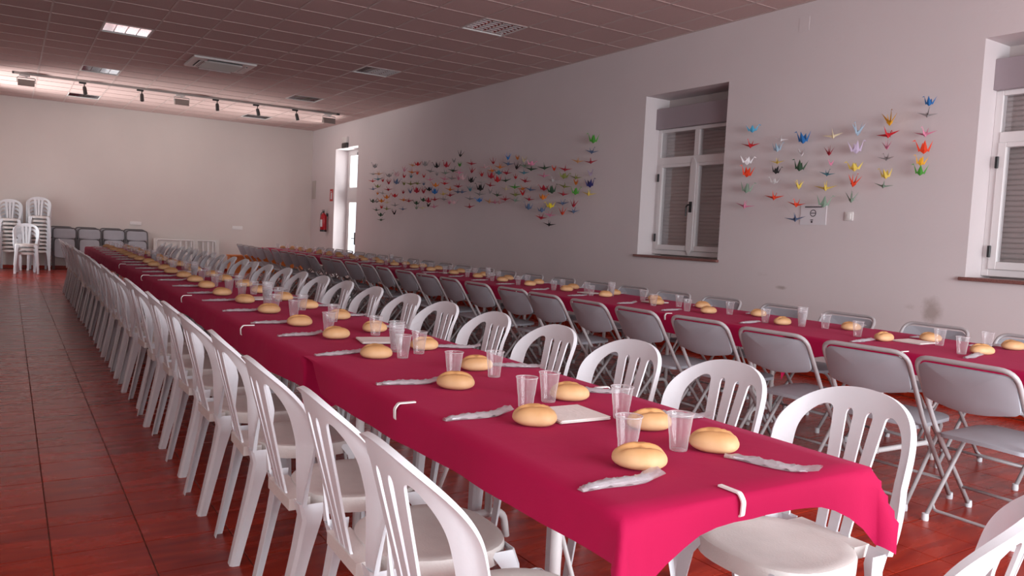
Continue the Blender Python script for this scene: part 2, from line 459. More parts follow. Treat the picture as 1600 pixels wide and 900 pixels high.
# skirting of the same tiles along the right and back walls
sk = bmesh.new(); box(sk, -0.012, 0, 0.002, TS - 0.002, 0.0, 0.075); sk_me = mesh_of('skirting_tile', sk, M_TILE)
sk2 = bmesh.new(); box(sk2, 0.002, TS - 0.002, -0.012, 0, 0.0, 0.075); sk2_me = mesh_of('skirting_tile_back', sk2, M_TILE)
bb = struct(put('baseboard_right', box_me('baseboard_right', (WX - 0.006, WX, 0.0, DOOR[0] - 0.05, 0, 0.07), M_GROUT)))
y = 0.3
while y < DOOR[0] - 0.4:
    put('skirting_tile', sk_me, bb, (WX, y, 0)); y += TS
bb2 = struct(put('baseboard_back', box_me('baseboard_back', (LX, WX, BY - 0.006, BY, 0, 0.07), M_GROUT)))
x = LX + 0.02
while x < WX - 0.35:
    put('skirting_tile', sk2_me, bb2, (x, BY, 0)); x += TS

# ceiling: slab above, tiles and T-bars as parts
ceil = struct(put('ceiling', box_me('ceiling', (LX - TH, WX + TH, NY - 0.3, BY + 0.3, CZ + 0.1, CZ + 0.25), M_WALL)))
GX, GY, GP = 1.04, 6.24, 0.6
LIGHTS = [(1.04, 11.64), (1.04, 15.24), (1.04, 18.84), (4.64, 8.04), (4.64, 11.64), (4.64, 15.24), (4.64, 18.84), (4.64, 4.44), (1.04, 8.04)]
AC = (2.84, 13.30)
bm = bmesh.new(); box(bm, 0.008, GP - 0.008, 0.008, GP - 0.008, 0.004, 0.02)
ct_me = mesh_of('ceiling_tile', bm, M_CEIL_TILE)
xs = [GX + GP * k for k in range(-5, 12)]; ys = [GY + GP * k for k in range(-16, 26)]
cells = []
for x in xs:
    for y in ys:
        x0, x1, y0, y1 = max(x, LX), min(x + GP, WX), max(y, NY), min(y + GP, BY)
        if x1 - x0 < 0.03 or y1 - y0 < 0.03: continue
        if any(abs(x - a) < 0.1 and abs(y - b) < 0.1 for a, b in LIGHTS): continue
        if abs(x + 0.3 - AC[0]) < 0.7 and abs(y + 0.3 - AC[1]) < 0.55:
            pass
        ps = [project((a, b, CZ)) for a, b in ((x0, y0), (x1, y0), (x1, y1), (x0, y1))]
        ar = 0
        if all(ps):
            cx = sum(p[0] for p in ps) / 4; cy = sum(p[1] for p in ps) / 4
            if -30 < cx < 1630 and -30 < cy < 900:
                ar = abs(sum(ps[k][0] * ps[(k + 1) % 4][1] - ps[(k + 1) % 4][0] * ps[k][1] for k in range(4))) / 2
        cells.append((ar, x0, x1, y0, y1))
cells.sort(reverse=True)
rest = bmesh.new()
for k, (ar, x0, x1, y0, y1) in enumerate(cells):
    full = x1 - x0 > GP - 0.001 and y1 - y0 > GP - 0.001
    if k < 300 and ar > 60:
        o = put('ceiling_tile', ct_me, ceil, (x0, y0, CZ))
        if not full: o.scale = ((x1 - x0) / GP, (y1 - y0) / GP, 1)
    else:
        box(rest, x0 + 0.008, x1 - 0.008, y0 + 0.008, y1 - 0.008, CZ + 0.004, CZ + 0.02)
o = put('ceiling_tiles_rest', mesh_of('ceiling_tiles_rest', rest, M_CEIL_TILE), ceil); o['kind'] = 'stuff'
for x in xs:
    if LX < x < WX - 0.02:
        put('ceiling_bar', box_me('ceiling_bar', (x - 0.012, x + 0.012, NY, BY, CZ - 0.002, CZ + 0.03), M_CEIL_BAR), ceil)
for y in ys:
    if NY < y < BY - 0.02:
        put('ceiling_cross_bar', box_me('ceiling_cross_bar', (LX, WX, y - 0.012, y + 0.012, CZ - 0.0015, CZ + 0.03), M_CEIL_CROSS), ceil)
put('ceiling_edge_trim', box_me('ceiling_edge_trim', (WX - 0.022, WX, NY, BY, CZ - 0.003, CZ + 0.01), M_CEIL_BAR), ceil)
put('ceiling_edge_trim', box_me('ceiling_edge_trim', (LX, WX - 0.022, BY - 0.022, BY, CZ - 0.003, CZ + 0.01), M_CEIL_BAR), ceil)

# ------------------------------------------------------------------ windows and door in the right wall
def window(n, win, label_side):
    y0, y1, z0, z1 = win
    xf = WX + 0.25                      # inner face of the window frame
    root = struct(put('window_%d' % n, None)); root.empty_display_size = 0.1
    root.location = (xf, (y0 + y1) / 2, z0)
    W = (y1 - y0) / 2; H = z1 - z0
    def part(name, dims_list, material, parent=root, bev=0.004):
        bm = bmesh.new()
        for d in dims_list:
            b2 = bmesh.new(); box(b2, *d)
            if bev: bmesh.ops.bevel(b2, geom=list(b2.edges), offset=bev, segments=1, affect='EDGES')
            me_ = bpy.data.meshes.new('t'); b2.to_mesh(me_); b2.free(); bm.from_mesh(me_); bpy.data.meshes.remove(me_)
        return put(name, mesh_of(name, bm, material), parent)
    zb = H - 0.40; zt = H - 0.14         # shutter box
    mid = H * 0.60
    part('shutter_box', [(-0.06, 0.15, -W, W, zb, zt)], M_SHUTTER_BOX)
    f = 0.06
    part('outer_frame', [(0, 0.07, -W, -W + f, 0.02, zb), (0, 0.07, W - f, W, 0.02, zb), (0, 0.07, -W + f, W - f, zb - f * 0.7, zb), (0, 0.07, -W + f, W - f, 0.02, 0.02 + f), (-0.012, 0.07, -W + f, W - f, mid - 0.045, mid + 0.045)], M_FRAME)
    part('top_mullion', [(-0.002, 0.07, -0.04, 0.04, mid + 0.045, zb - f * 0.7)], M_FRAME)
    for s in (-1, 1):
        a, b = (-W + f, -0.005) if s < 0 else (0.005, W - f)
        zl, zh = 0.02 + f, mid - 0.045
        t = 0.065
        sash = part('sash', [(-0.02, 0.05, a, a + t, zl, zh), (-0.02, 0.05, b - t, b, zl, zh), (-0.02, 0.05, a + t, b - t, zl, zl + t), (-0.02, 0.05, a + t, b - t, zh - t * 0.6, zh)], M_FRAME)
        part('pane', [(0.01, 0.014, a + t, b - t, zl + t, zh - t * 0.6)], M_GLASS, sash, 0)
        part('upper_pane', [(0.02, 0.024, (-W + f) if s < 0 else 0.04, -0.04 if s < 0 else W - f, mid + 0.045, zb - f * 0.7)], M_GLASS, root, 0)
        for zz in (0.18, mid - 0.26):
            part('hinge', [(-0.035, 0.0, (W - f - 0.016) if s > 0 else (-W + f - 0.006), (W - f + 0.01) if s > 0 else (-W + f + 0.016), zz, zz + 0.10)], M_BLACK)
    # pointed astragal between the two sashes with the handle on it
    bm = bmesh.new()
    pr = [(-0.045, 0.10), (0, 0.03), (0.045, 0.10), (0.045, mid - 0.06), (0, mid + 0.02), (-0.045, mid - 0.06)]
    a_ = [bm.verts.new((-0.036, p, z)) for p, z in pr]; b_ = [bm.verts.new((-0.018, p, z)) for p, z in pr]
    bm.faces.new(a_); bm.faces.new(b_[::-1])
    for k in range(6): bm.faces.new((a_[k], a_[(k + 1) % 6], b_[(k + 1) % 6], b_[k]))
    ast = put('astragal', mesh_of('astragal', bm, M_FRAME), root)
    bm = bmesh.new()
    box(bm, -0.052, -0.036, -0.018, 0.018, mid * 0.46, mid * 0.46 + 0.13)
    tube(bm, bent([(-0.04, 0, mid * 0.46 + 0.09), (-0.085, 0.0, mid * 0.46 + 0.09), (-0.085, 0.03, mid * 0.46 + 0.07), (-0.08, 0.035, mid * 0.46 - 0.05)], 0.02), 0.009)
    put('handle', mesh_of('handle', bm, M_BLACK, 40), ast)
    # closed roller shutter outside the glass: a curtain of convex slats
    bm = bmesh.new(); p_ = 0.045; nsl = int((zb - 0.03) / p_)
    for k in range(nsl):
        zc = 0.04 + k * p_
        prof = [(0.155, zc), (0.146, zc + 0.008), (0.143, zc + p_ * 0.5), (0.146, zc + p_ - 0.010), (0.155, zc + p_ - 0.003)]
        va = [bm.verts.new((x, -W + 0.01, z)) for x, z in prof]; vb = [bm.verts.new((x, W - 0.01, z)) for x, z in prof]
        for q_ in range(4): bm.faces.new((va[q_], va[q_ + 1], vb[q_ + 1], vb[q_]))
    put('shutter_curtain', mesh_of('shutter_curtain', bm, M_SHUTTER), root)
    part('shutter_backing', [(0.158, 0.165, -W, W, 0.0, H)], M_SHUTTER, root, 0)
    # granite sill
    part('window_sill', [(-0.29, 0.02, -W - 0.02, W + 0.04, -0.025, 0.004)], M_GRANITE)
    return root
window(1, WIN1, ''); window(2, WIN2, '')

def glazed_door():
    y0, y1, z0, z1 = DOOR
    xf = WX + 0.33
    root = struct(put('door_1', None)); root.location = (xf, (y0 + y1) / 2, 0)
    W = (y1 - y0) / 2
    def boxes(name, ds, material, parent=root):
        bm = bmesh.new()
        for d in ds: box(bm, *d)
        return put(name, mesh_of(name, bm, material), parent)
    H = z1
    tr = 2.08
    boxes('door_frame', [(0, 0.07, -W, -W + 0.07, 0, H), (0, 0.07, W - 0.07, W, 0, H), (0, 0.07, -W + 0.07, W - 0.07, H - 0.07, H), (-0.01, 0.08, -W + 0.07, W - 0.07, tr - 0.10, tr + 0.10)], M_FRAME)
    for a, b in ((-W + 0.07, -0.01), (0.01, W - 0.07)):
        leaf = boxes('door_leaf', [(0, 0.06, a, a + 0.10, 0.01, tr - 0.10), (0, 0.06, b - 0.10, b, 0.01, tr - 0.10), (0, 0.06, a + 0.10, b - 0.10, 0.01, 0.20), (0, 0.06, a + 0.10, b - 0.10, tr - 0.2, tr - 0.10)], M_FRAME)
        boxes('pane', [(0.025, 0.03, a + 0.10, b - 0.10, 0.2, tr - 0.2)], M_GLASS, leaf)
        tf = boxes('transom_frame', [(0, 0.06, a, a + 0.08, tr + 0.10, H - 0.07), (0, 0.06, b - 0.08, b, tr + 0.10, H - 0.07), (0, 0.06, a + 0.08, b - 0.08, H - 0.14, H - 0.07), (0, 0.06, a + 0.08, b - 0.08, tr + 0.10, tr + 0.17)], M_FRAME)
        boxes('transom_pane', [(0.025, 0.03, a + 0.08, b - 0.08, tr + 0.17, H - 0.14)], M_GLASS, tf)
    bm = bmesh.new(); box(bm, -0.05, 0, 0.03, 0.06, 0.85, 1.15); tube(bm, [(-0.045, 0.045, 1.0), (-0.075, 0.045, 1.0), (-0.075, 0.16, 1.0)], 0.01)
    put('door_handle', mesh_of('door_handle', bm, M_BLACK, 40), root)
    boxes('door_closer', [(-0.07, 0.0, -0.28, -0.02, H - 0.15, H - 0.09)], M_DARKGREY)
glazed_door()

# ------------------------------------------------------------------ things on the ceiling
def louvre_light():
    parts = {}
    bm = bmesh.new()
    for d in ((0.0, 0.6, 0.0, 0.02), (0.0, 0.6, 0.58, 0.6), (0.0, 0.02, 0.02, 0.58), (0.58, 0.6, 0.02, 0.58)):
        box(bm, d[0], d[1], d[2], d[3], -0.004, 0.012)
    parts['frame'] = mesh_of('light_frame', bm, M_LAMP_WHITE)
    bm = bmesh.new()
    # housing: shallow reflector troughs
    for k in range(4):
        a = 0.02 + 0.14 * k
        pr = [(a, 0.004), (a + 0.03, 0.05), (a + 0.07, 0.062), (a + 0.11, 0.05), (a + 0.14, 0.004)]
        va = [bm.verts.new((x, 0.02, z)) for x, z in pr]; vb = [bm.verts.new((x, 0.58, z)) for x, z in pr]
        for q_ in range(4): bm.faces.new((va[q_], va[q_ + 1], vb[q_ + 1], vb[q_]))
    parts['reflector'] = mesh_of('light_reflector', bm, M_SILVER, 'all')
    bm = bmesh.new()
    for k in range(1, 7):
        a = 0.02 + 0.08 * k
        for c in range(4):
            x0 = 0.024 + 0.14 * c
            vs = [bm.verts.new(p) for p in ((x0, a, 0.0), (x0 + 0.132, a, 0.0), (x0 + 0.12, a - 0.010, 0.04), (x0 + 0.012, a - 0.010, 0.04), (x0 + 0.12, a + 0.010, 0.04), (x0 + 0.012, a + 0.010, 0.04))]
            bm.faces.new((vs[0], vs[1], vs[2], vs[3])); bm.faces.new((vs[1], vs[0], vs[5], vs[4]))
    parts['louvre'] = mesh_of('light_louvre', bm, M_SILVER)
    bm = bmesh.new()
    for c in range(4):
        x = 0.09 + 0.14 * c; tube(bm, [(x, 0.03, 0.042), (x, 0.57, 0.042)], 0.008, 6)
    parts['tubes'] = mesh_of('light_tubes', bm, M_PANEL_GREY, 'all')
    return parts
lp = louvre_light()
LL = {(1.04, 11.64): 'nearest of the left row', (1.04, 15.24): 'second of the left row, before the spotlight rail', (1.04, 18.84): 'left row, behind the spotlight rail',
      (4.64, 8.04): 'nearest of the right row', (4.64, 11.64): 'second of the right row', (4.64, 15.24): 'third of the right row, before the spotlight rail', (4.64, 18.84): 'right row, behind the spotlight rail'}
for (x, y) in LIGHTS:
    if (x, y) not in LL: continue
    r = tag(empty('ceiling_light', (x, y, CZ)), 'square recessed louvre ceiling light, ' + LL[(x, y)], 'ceiling light', 'recessed louvre lights')
    for k, me in lp.items(): put(k, me, r)
# the panels of the two unseen fixtures over the camera side
for (x, y) in LIGHTS:
    if (x, y) not in LL: put('ceiling_tile', ct_me, ceil, (x, y, CZ))

r = tag(empty('air_conditioner', (AC[0], AC[1], CZ)), 'square cassette air conditioner set into the ceiling before the spotlight rail', 'air conditioner')
bm = bmesh.new(); hh = 0.47
prof = [(hh, -0.004), (hh - 0.01, -0.03), (0.30, -0.04)]
rings = [[bm.verts.new((sx * a, sy * a * 0.94, z)) for sx, sy in ((-1, -1), (1, -1), (1, 1), (-1, 1))] for a, z in prof]
for a, b in zip(rings, rings[1:]):
    for k in range(4): bm.faces.new((a[k], a[(k + 1) % 4], b[(k + 1) % 4], b[k]))
bm.faces.new(rings[0][::-1])
put('casing', mesh_of('casing', bm, M_LAMP_WHITE), r)
bm = bmesh.new(); box(bm, -0.29, 0.29, -0.27, 0.27, -0.046, -0.034); gr = put('intake_grille', mesh_of('intake_grille', bm, M_LAMP_WHITE), r)
sl = box_me('grille_slat', (-0.27, 0.27, -0.006, 0.006, -0.054, -0.045), M_PANEL_GREY)
for k in range(11): put('grille_slat', sl, gr, (0, -0.25 + 0.05 * k, 0))
for k in range(4):
    a = k * math.pi / 2; dd = 0.365 if k % 2 == 0 else 0.365 * 0.94
    bm = bmesh.new(); box(bm, -0.26, 0.26, -0.026, 0.026, -0.039, -0.036)
    mt = Matrix.Rotation(a, 4, 'Z') @ Matrix.Translation((0, -dd, 0))
    for v in bm.verts: v.co = mt @ v.co
    put('outlet_slot', mesh_of('outlet_slot', bm, M_BLACK), r)
    bm = bmesh.new(); box(bm, -0.25, 0.25, -0.020, 0.020, -0.003, 0.003, Matrix.Rotation(a, 4, 'Z') @ Matrix.Translation((0, -dd, -0.046)) @ Matrix.Rotation(0.5, 4, 'X'))
    put('air_flap', mesh_of('air_flap', bm, M_LAMP_WHITE), r)

TY = 16.93
rail = tag(empty('spotlight_rail', (0.08, TY, CZ)), 'long grey spotlight rail across the ceiling near the back wall', 'track rail')
put('rail', box_me('rail', (0, 6.02, -0.018, 0.018, -0.036, -0.002), M_RAIL), rail)
put('end_cap', box_me('end_cap', (-0.03, 0.0, -0.02, 0.02, -0.038, -0.001), M_DARKGREY), rail)
put('end_cap', box_me('end_cap', (6.02, 6.09, -0.02, 0.02, -0.038, -0.001), M_DARKGREY), rail)
for k, (px, py) in enumerate(((129, 130), (219, 142), (337, 157), (400, 165), (461, 173))):
    x = on_y(px, py, TY).x
    r = tag(empty('track_spotlight', (x, TY, CZ - 0.0375)), 'small cylindrical spotlight on the ceiling rail, %s from the left' % ORD[k + 1], 'spotlight', 'cylindrical spotlights on the rail')
    put('adapter', box_me('adapter', (-0.06, 0.06, -0.017, 0.017, -0.03, 0), M_BLACK), r)
    bm = bmesh.new(); tube(bm, [(0.03, 0, -0.03), (0.03, 0, -0.085)], 0.009, 8); put('stem', mesh_of('stem', bm, M_BLACK, 'all'), r)
    tl = R.uniform(-0.25, 0.1)
    bm = bmesh.new(); lathe(bm, [(0, 0.0), (0.028, 0.0), (0.034, -0.03), (0.036, -0.14), (0.030, -0.145), (0.0, -0.12)], 14)
    mt = Matrix.Translation((0.03, 0, -0.08)) @ Matrix.Rotation(tl, 4, 'Y') @ Matrix.Rotation(R.uniform(-0.3, 0.3), 4, 'X')
    for v in bm.verts: v.co = mt @ v.co
    put('lamp_body', mesh_of('lamp_body', bm, M_DARKGREY, 40), r)
for k, (px, py) in enumerate(((41, 118), (284, 150), (514, 180))):
    x = on_y(px, py, TY).x
    r = tag(empty('track_floodlight', (x, TY, CZ - 0.0375)), 'boxy floodlight hanging from the ceiling rail, %s' % ('at its left end', 'at its middle', 'at its right end')[k], 'floodlight', 'boxy floodlights on the rail')
    put('adapter', box_me('adapter', (-0.11, 0.06, -0.017, 0.017, -0.03, 0), M_LAMP_WHITE), r)
    bm = bmesh.new(); tube(bm, bent([(-0.14, 0, -0.14), (-0.14, 0, -0.05), (0.14, 0, -0.05), (0.14, 0, -0.14)], 0.02), 0.008, 6); box(bm, -0.02, 0.02, -0.012, 0.012, -0.06, -0.02)
    put('bracket', mesh_of('bracket', bm, M_LAMP_WHITE, 40), r)
    bm = bmesh.new()
    va = [bm.verts.new(p) for p in ((-0.13, -0.05, -0.09), (0.13, -0.05, -0.09), (0.13, 0.05, -0.09), (-0.13, 0.05, -0.09))]
    vb = [bm.verts.new(p) for p in ((-0.13, -0.07, -0.21), (0.13, -0.07, -0.21), (0.13, 0.07, -0.19), (-0.13, 0.07, -0.19))]
    bm.faces.new(va); bm.faces.new(vb[::-1])
    for q_ in range(4): bm.faces.new((va[q_], va[(q_ + 1) % 4], vb[(q_ + 1) % 4], vb[q_]))
    put('housing', mesh_of('housing', bm, M_RAIL), r)

# ------------------------------------------------------------------ white plastic chair
def hw(v):
    if v < 0.25:
        t = v / 0.25; return 0.196 + (0.228 - 0.196) * (t * (2 - t))
    t = min((v - 0.25) / 0.177, 1.0)
    return 0.228 * max(1 - t ** 2.4, 0.0) ** (1 / 2.15)
def f_outer(u, v):
    # implicit: distance-like value, positive inside
    if v > 0.4262: return 0.4262 - v - max(0, abs(u) - 0.014) * 0.5
    return hw(v) - abs(u)
def grad_d(fn, u, v, e=0.0015):
    f0 = fn(u, v)
    gu = (fn(u + e, v) - fn(u - e, v)) / (2 * e); gv = (fn(u, v + e) - fn(u, v - e)) / (2 * e)
    L = math.hypot(gu, gv)
    return f0 / max(L, 1.0)
def smin(a, b, k):
    h = max(k - abs(a - b), 0) / k
    return min(a, b) - h * h * k * 0.25
def slat_c(i, v):
    t = min(max(v / 0.40, 0), 1)
    return i * (0.042 + (0.072 - 0.042) * t ** 1.3)
def slat_w(v):
    t = min(max(v / 0.40, 0), 1)
    return 0.031 + 0.013 * t
def f_solid(u, v):
    d0 = grad_d(f_outer, u, v)
    au = abs(u)
    # outer opening between post and first slat
    left = au - (slat_c(1, v) + slat_w(v) / 2)
    right = d0 - 0.046 - 0.004 * min(v / 0.3, 1)
    hole = smin(smin(left, right, 0.045), 0.378 - v, 0.03)
    # inner slot
    l2 = au - slat_w(v) / 2; r2 = slat_c(1, v) - slat_w(v) / 2 - au
    hole2 = smin(smin(l2, r2, 0.012), 0.366 - v, 0.028)
    return min(d0, -hole, -hole2)
def back_pos(u, v):
    return Vector((u, -0.226 - 0.02 * (v / 0.42) - 0.21 * v + (0.6 * u * u + 20 * u ** 4) * (0.35 + 0.65 * min(v / 0.2, 1)), 0.432 + v))
def back_nrm(u, v):
    e = 0.002
    a = back_pos(u + e, v) - back_pos(u - e, v); b = back_pos(u, v + e) - back_pos(u, v - e)
    return a.cross(b).normalized() * -1    # points to +y (the sitter's side)
def build_back(step=0.0075):
    nu = int(0.50 / step); nv = int(0.44 / step)
    U = [-0.25 + 0.5 * i / nu for i in range(nu + 1)]; V = [0.0 + 0.44 * j / nv for j in range(nv + 1)]
    keep = [[f_solid((U[i] + U[i + 1]) / 2, (V[j] + V[j + 1]) / 2) > 0 for j in range(nv)] for i in range(nu)]
    pos = {}
    cnt = {}
    for i in range(nu):
        for j in range(nv):
            if keep[i][j]:
                for a in ((i, j), (i + 1, j), (i + 1, j + 1), (i, j + 1)): cnt[a] = cnt.get(a, 0) + 1
    for (i, j), c in cnt.items():
        u, v = U[i], V[j]
        if c < 4 and not (j == 0):
            for _ in range(4):
                f0 = f_solid(u, v); e = 0.001
                gu = (f_solid(u + e, v) - f_solid(u - e, v)) / (2 * e); gv = (f_solid(u, v + e) - f_solid(u, v - e)) / (2 * e)
                L2 = gu * gu + gv * gv
                if L2 < 0.05: break
                du, dv = -f0 * gu / L2, -f0 * gv / L2
                mg = math.hypot(du, dv)
                if mg > step * 0.6: du *= step * 0.6 / mg; dv *= step * 0.6 / mg
                u += du; v = max(v + dv, 0)
        pos[(i, j)] = (u, v)
    bm = bmesh.new(); A = {}; B = {}
    for k, (u, v) in pos.items():
        p = back_pos(u, min(v, 0.43)); n = back_nrm(u, min(v, 0.425))
        d = max(grad_d(f_outer, u, v), 0)
        t = 0.007 + 0.009 * max(0, 1 - d / 0.010)
        A[k] = bm.verts.new(p); B[k] = bm.verts.new(p - n * t)
    edges = {}
    for i in range(nu):
        for j in range(nv):
            if keep[i][j]:
                ks = [(i, j), (i + 1, j), (i + 1, j + 1), (i, j + 1)]
                bm.faces.new([A[k] for k in ks]); bm.faces.new([B[k] for k in ks[::-1]])
                for a, b in zip(ks, ks[1:] + ks[:1]):
                    key = tuple(sorted((a, b))); edges[key] = edges.get(key, 0) + 1
    for (a, b), c in edges.items():
        if c == 1:
            try: bm.faces.new((A[a], A[b], B[b], B[a]))
            except ValueError: pass
    return mesh_of('backrest', bm, M_WHITE_PLASTIC, 50)
def seat_outline(n=40):
    pts = []
    for k in range(n):
        a = 2 * math.pi * k / n
        c, s = math.cos(a), math.sin(a)
        ex = 2.5
        x = 0.205 * math.copysign(abs(c) ** (2 / ex), c); y = (0.205 if s > 0 else 0.190) * math.copysign(abs(s) ** (2 / ex), s)
        x *= 1 + 0.06 * (y / 0.2)
        pts.append((x, y + 0.005))
    return pts
def build_seat():
    bm = bmesh.new(); ol = seat_outline()
    prof = [(0.0, 0.430), (0.45, 0.432), (0.8, 0.437), (0.93, 0.441), (0.985, 0.438), (1.0, 0.428), (0.995, 0.392), (0.975, 0.392), (0.965, 0.424), (0.5, 0.424), (0.0, 0.424)]
    rings = []
    for s, z in prof:
        if s == 0: rings.append([bm.verts.new((0, 0, z))])
        else: rings.append([bm.verts.new((x * s, y * s, z)) for x, y in ol])
    for a, b in zip(rings, rings[1:]):
        n = len(ol)
        for k in range(n):
            va = [a[k], a[(k + 1) % n]] if len(a) > 1 else [a[0]]
            vb = [b[(k + 1) % n], b[k]] if len(b) > 1 else [b[0]]
            bm.faces.new(va + vb)
    box(bm, -0.118, 0.118, -0.238, -0.172, 0.398, 0.434)     # rear apron that carries the back slats
    return mesh_of('seat', bm, M_SEAT_PLASTIC, 45)
def build_leg(sx, front):
    """thin-walled channel leg, open towards the inside, so that stacked chairs nest; sections give the outer corner and the two wall widths"""
    bm = bmesh.new()
    if front:
        sy = 1
        secs = [((0.190, 0.185, 0.428), 0.080, 0.080), ((0.200, 0.198, 0.385), 0.062, 0.060), ((0.206, 0.205, 0.30), 0.052, 0.048), ((0.224, 0.226, 0.0), 0.042, 0.036)]
    else:
        sy = -1
        secs = [((0.191, 0.227, 0.436), 0.066, 0.076), ((0.187, 0.214, 0.385), 0.064, 0.058), ((0.183, 0.229, 0.29), 0.058, 0.046), ((0.172, 0.287, 0.0), 0.044, 0.034)]
    t = 0.0026
    rings = []
    for (x, y, z), wx, wy in secs:
        c = 0.010        # chamfered outer corner
        pl = [(x - wx, y), (x - c, y), (x, y - c), (x, y - wy), (x - t, y - wy), (x - t, y - c - t * 0.4), (x - c - t * 0.4, y - t), (x - wx, y - t)]
        rings.append([bm.verts.new((sx * px, sy * py, z)) for px, py in pl])
    for a, b in zip(rings, rings[1:]):
        for k in range(8): bm.faces.new((a[k], a[(k + 1) % 8], b[(k + 1) % 8], b[k]))
    for ring in (rings[0], rings[-1]):
        for q_ in ((0, 1, 6, 7), (1, 2, 5, 6), (2, 3, 4, 5)): bm.faces.new([ring[i] for i in q_])
    return mesh_of('leg', bm, M_WHITE_PLASTIC, 35)
PC = [('seat', build_seat()), ('backrest', build_back())] + [('leg', build_leg(s, f)) for f in (True, False) for s in (-1, 1)]
def plastic_chair(loc, rz, label, group, tilt=None):
    r = tag(empty('plastic_chair', loc, rz), label, 'chair', group)
    for n, me in PC: put(n, me, r)
    return r

# ------------------------------------------------------------------ grey folding chair
def rounded_panel(w, h, r_top, r_bot, th, bow, nx=14):
    """upright panel in the xz plane, rounded corners, bowed; returns a bmesh"""
    out = []
    def arc(cx, cz, r, a0, a1, n=6):
        return [(cx + r * math.cos(a0 + (a1 - a0) * k / n), cz + r * math.sin(a0 + (a1 - a0) * k / n)) for k in range(n + 1)]
    p = arc(w / 2 - r_top, h - r_top, r_top, 0, math.pi / 2)
    top = p + [(-x, z) for x, z in p[::-1]]
    q_ = arc(-(w / 2 - r_bot), r_bot, r_bot, math.pi, 1.5 * math.pi)
    # sagging lower edge
    bot = q_ + [(w * (k / 8 - 0.5) * 0.8, -0.018 * math.sin(math.pi * k / 8)) for k in range(1, 8)] + [(-x, z) for x, z in q_[::-1]]
    ol = top + bot
    bm = bmesh.new()
    cols = 1
    f = lambda x: bow * (1 - (2 * x / w) ** 2)
    rings = []
    for s, dy in ((0.0, 0.0), (0.5, 0.0), (0.9, 0.0), (1.0, 0.004), (1.0, th), (0.9, th), (0.5, th), (0.0, th)):
        if s == 0: rings.append([bm.verts.new((0, dy - f(0), h / 2))])
        else: rings.append([bm.verts.new((x * s, dy - f(x * s), h / 2 + (z - h / 2) * s)) for x, z in ol])
    n = len(ol)
    for a, b in zip(rings, rings[1:]):
        for k in range(n):
            va = [a[k], a[(k + 1) % n]] if len(a) > 1 else [a[0]]
            vb = [b[(k + 1) % n], b[k]] if len(b) > 1 else [b[0]]
            bm.faces.new(va + vb)
    return bm
GW = 0.225
def fold_parts():
    P = []
    # back panel between the uprights
    bm = rounded_panel(0.43, 0.20, 0.055, 0.03, 0.014, 0.03)
    a = math.atan2(0.20, 0.42)
    mt = Matrix.Translation((0, -0.275, 0.598)) @ Matrix.Rotation(a * 0.98, 4, 'X')
    for v in bm.verts: v.co = mt @ v.co
    P.append(('backrest', mesh_of('folding_backrest', bm, M_GREY_PLASTIC, 50)))
    # seat
    bm = rounded_panel(0.40, 0.40, 0.07, 0.05, 0.022, 0.012)
    mt = Matrix.Translation((0, -0.17, 0.425)) @ Matrix.Rotation(-math.pi / 2 + 0.03, 4, 'X')
    for v in bm.verts: v.co = mt @ v.co
    P.append(('seat', mesh_of('folding_seat', bm, M_GREY_PLASTIC, 50)))
    bm = bmesh.new()
    tube(bm, bent([(-GW + 0.005, 0.21, 0.012), (-GW + 0.002, -0.14, 0.44), (-GW, -0.365, 0.80), (GW, -0.365, 0.80), (GW - 0.002, -0.14, 0.44), (GW - 0.005, 0.21, 0.012)], 0.075, 6), 0.0115, 8)
    P.append(('back_frame', mesh_of('back_frame', bm, M_GREY_TUBE, 'all')))
    bm = bmesh.new()
    k = GW - 0.028
    tube(bm, bent([(-k, -0.215, 0.012), (-k, 0.12, 0.415), (k, 0.12, 0.415), (k, -0.215, 0.012)], 0.05, 5), 0.0105, 8)
    P.append(('rear_leg_frame', mesh_of('rear_leg_frame', bm, M_GREY_TUBE, 'all')))
    bm = bmesh.new(); tube(bm, bent([(-k, -0.16, 0.078), (-k + 0.02, -0.175, 0.05), (k - 0.02, -0.175, 0.05), (k, -0.16, 0.078)], 0.03, 4), 0.008, 6)
    P.append(('stretcher', mesh_of('stretcher', bm, M_GREY_TUBE, 'all')))
    bm = bmesh.new(); tube(bm, [(-GW + 0.004, 0.125, 0.117), (GW - 0.004, 0.125, 0.117)], 0.008, 6)
    P.append(('stretcher', mesh_of('stretcher_front', bm, M_GREY_TUBE, 'all')))
    for sx in (-1, 1):
        for (x, y) in ((GW - 0.005, 0.207), (k, -0.212)):
            bm = bmesh.new(); lathe(bm, [(0, 0), (0.016, 0), (0.017, 0.012), (0.015, 0.034), (0, 0.034)], 10)
            for v in bm.verts: v.co += Vector((sx * x, y, 0))
            P.append(('foot', mesh_of('foot', bm, M_RUBBER, 40)))
    return P
FC = fold_parts()
def folding_chair(loc, rz, label, group):
    r = tag(empty('folding_chair', loc, rz), label, 'chair', group)
    for n, me in FC: put(n, me, r)
    return r

# ------------------------------------------------------------------ tables
TZ = 0.74
class Row:
    """a long row of tables: x of the left edge follows the row's slight turn"""
    def __init__(s, x0, y0, slope, width, length):
        s.x0, s.y0, s.sl, s.w, s.L = x0, y0, slope, width, length
        s.a = math.atan(slope)
    def xl(s, y): return s.x0 + s.sl * (y - s.y0)
T1 = Row(0.992, 1.10, 0.006, 0.79, 13.5)
T2 = Row(4.00, 1.15, 0.034, 0.98, 16.0)

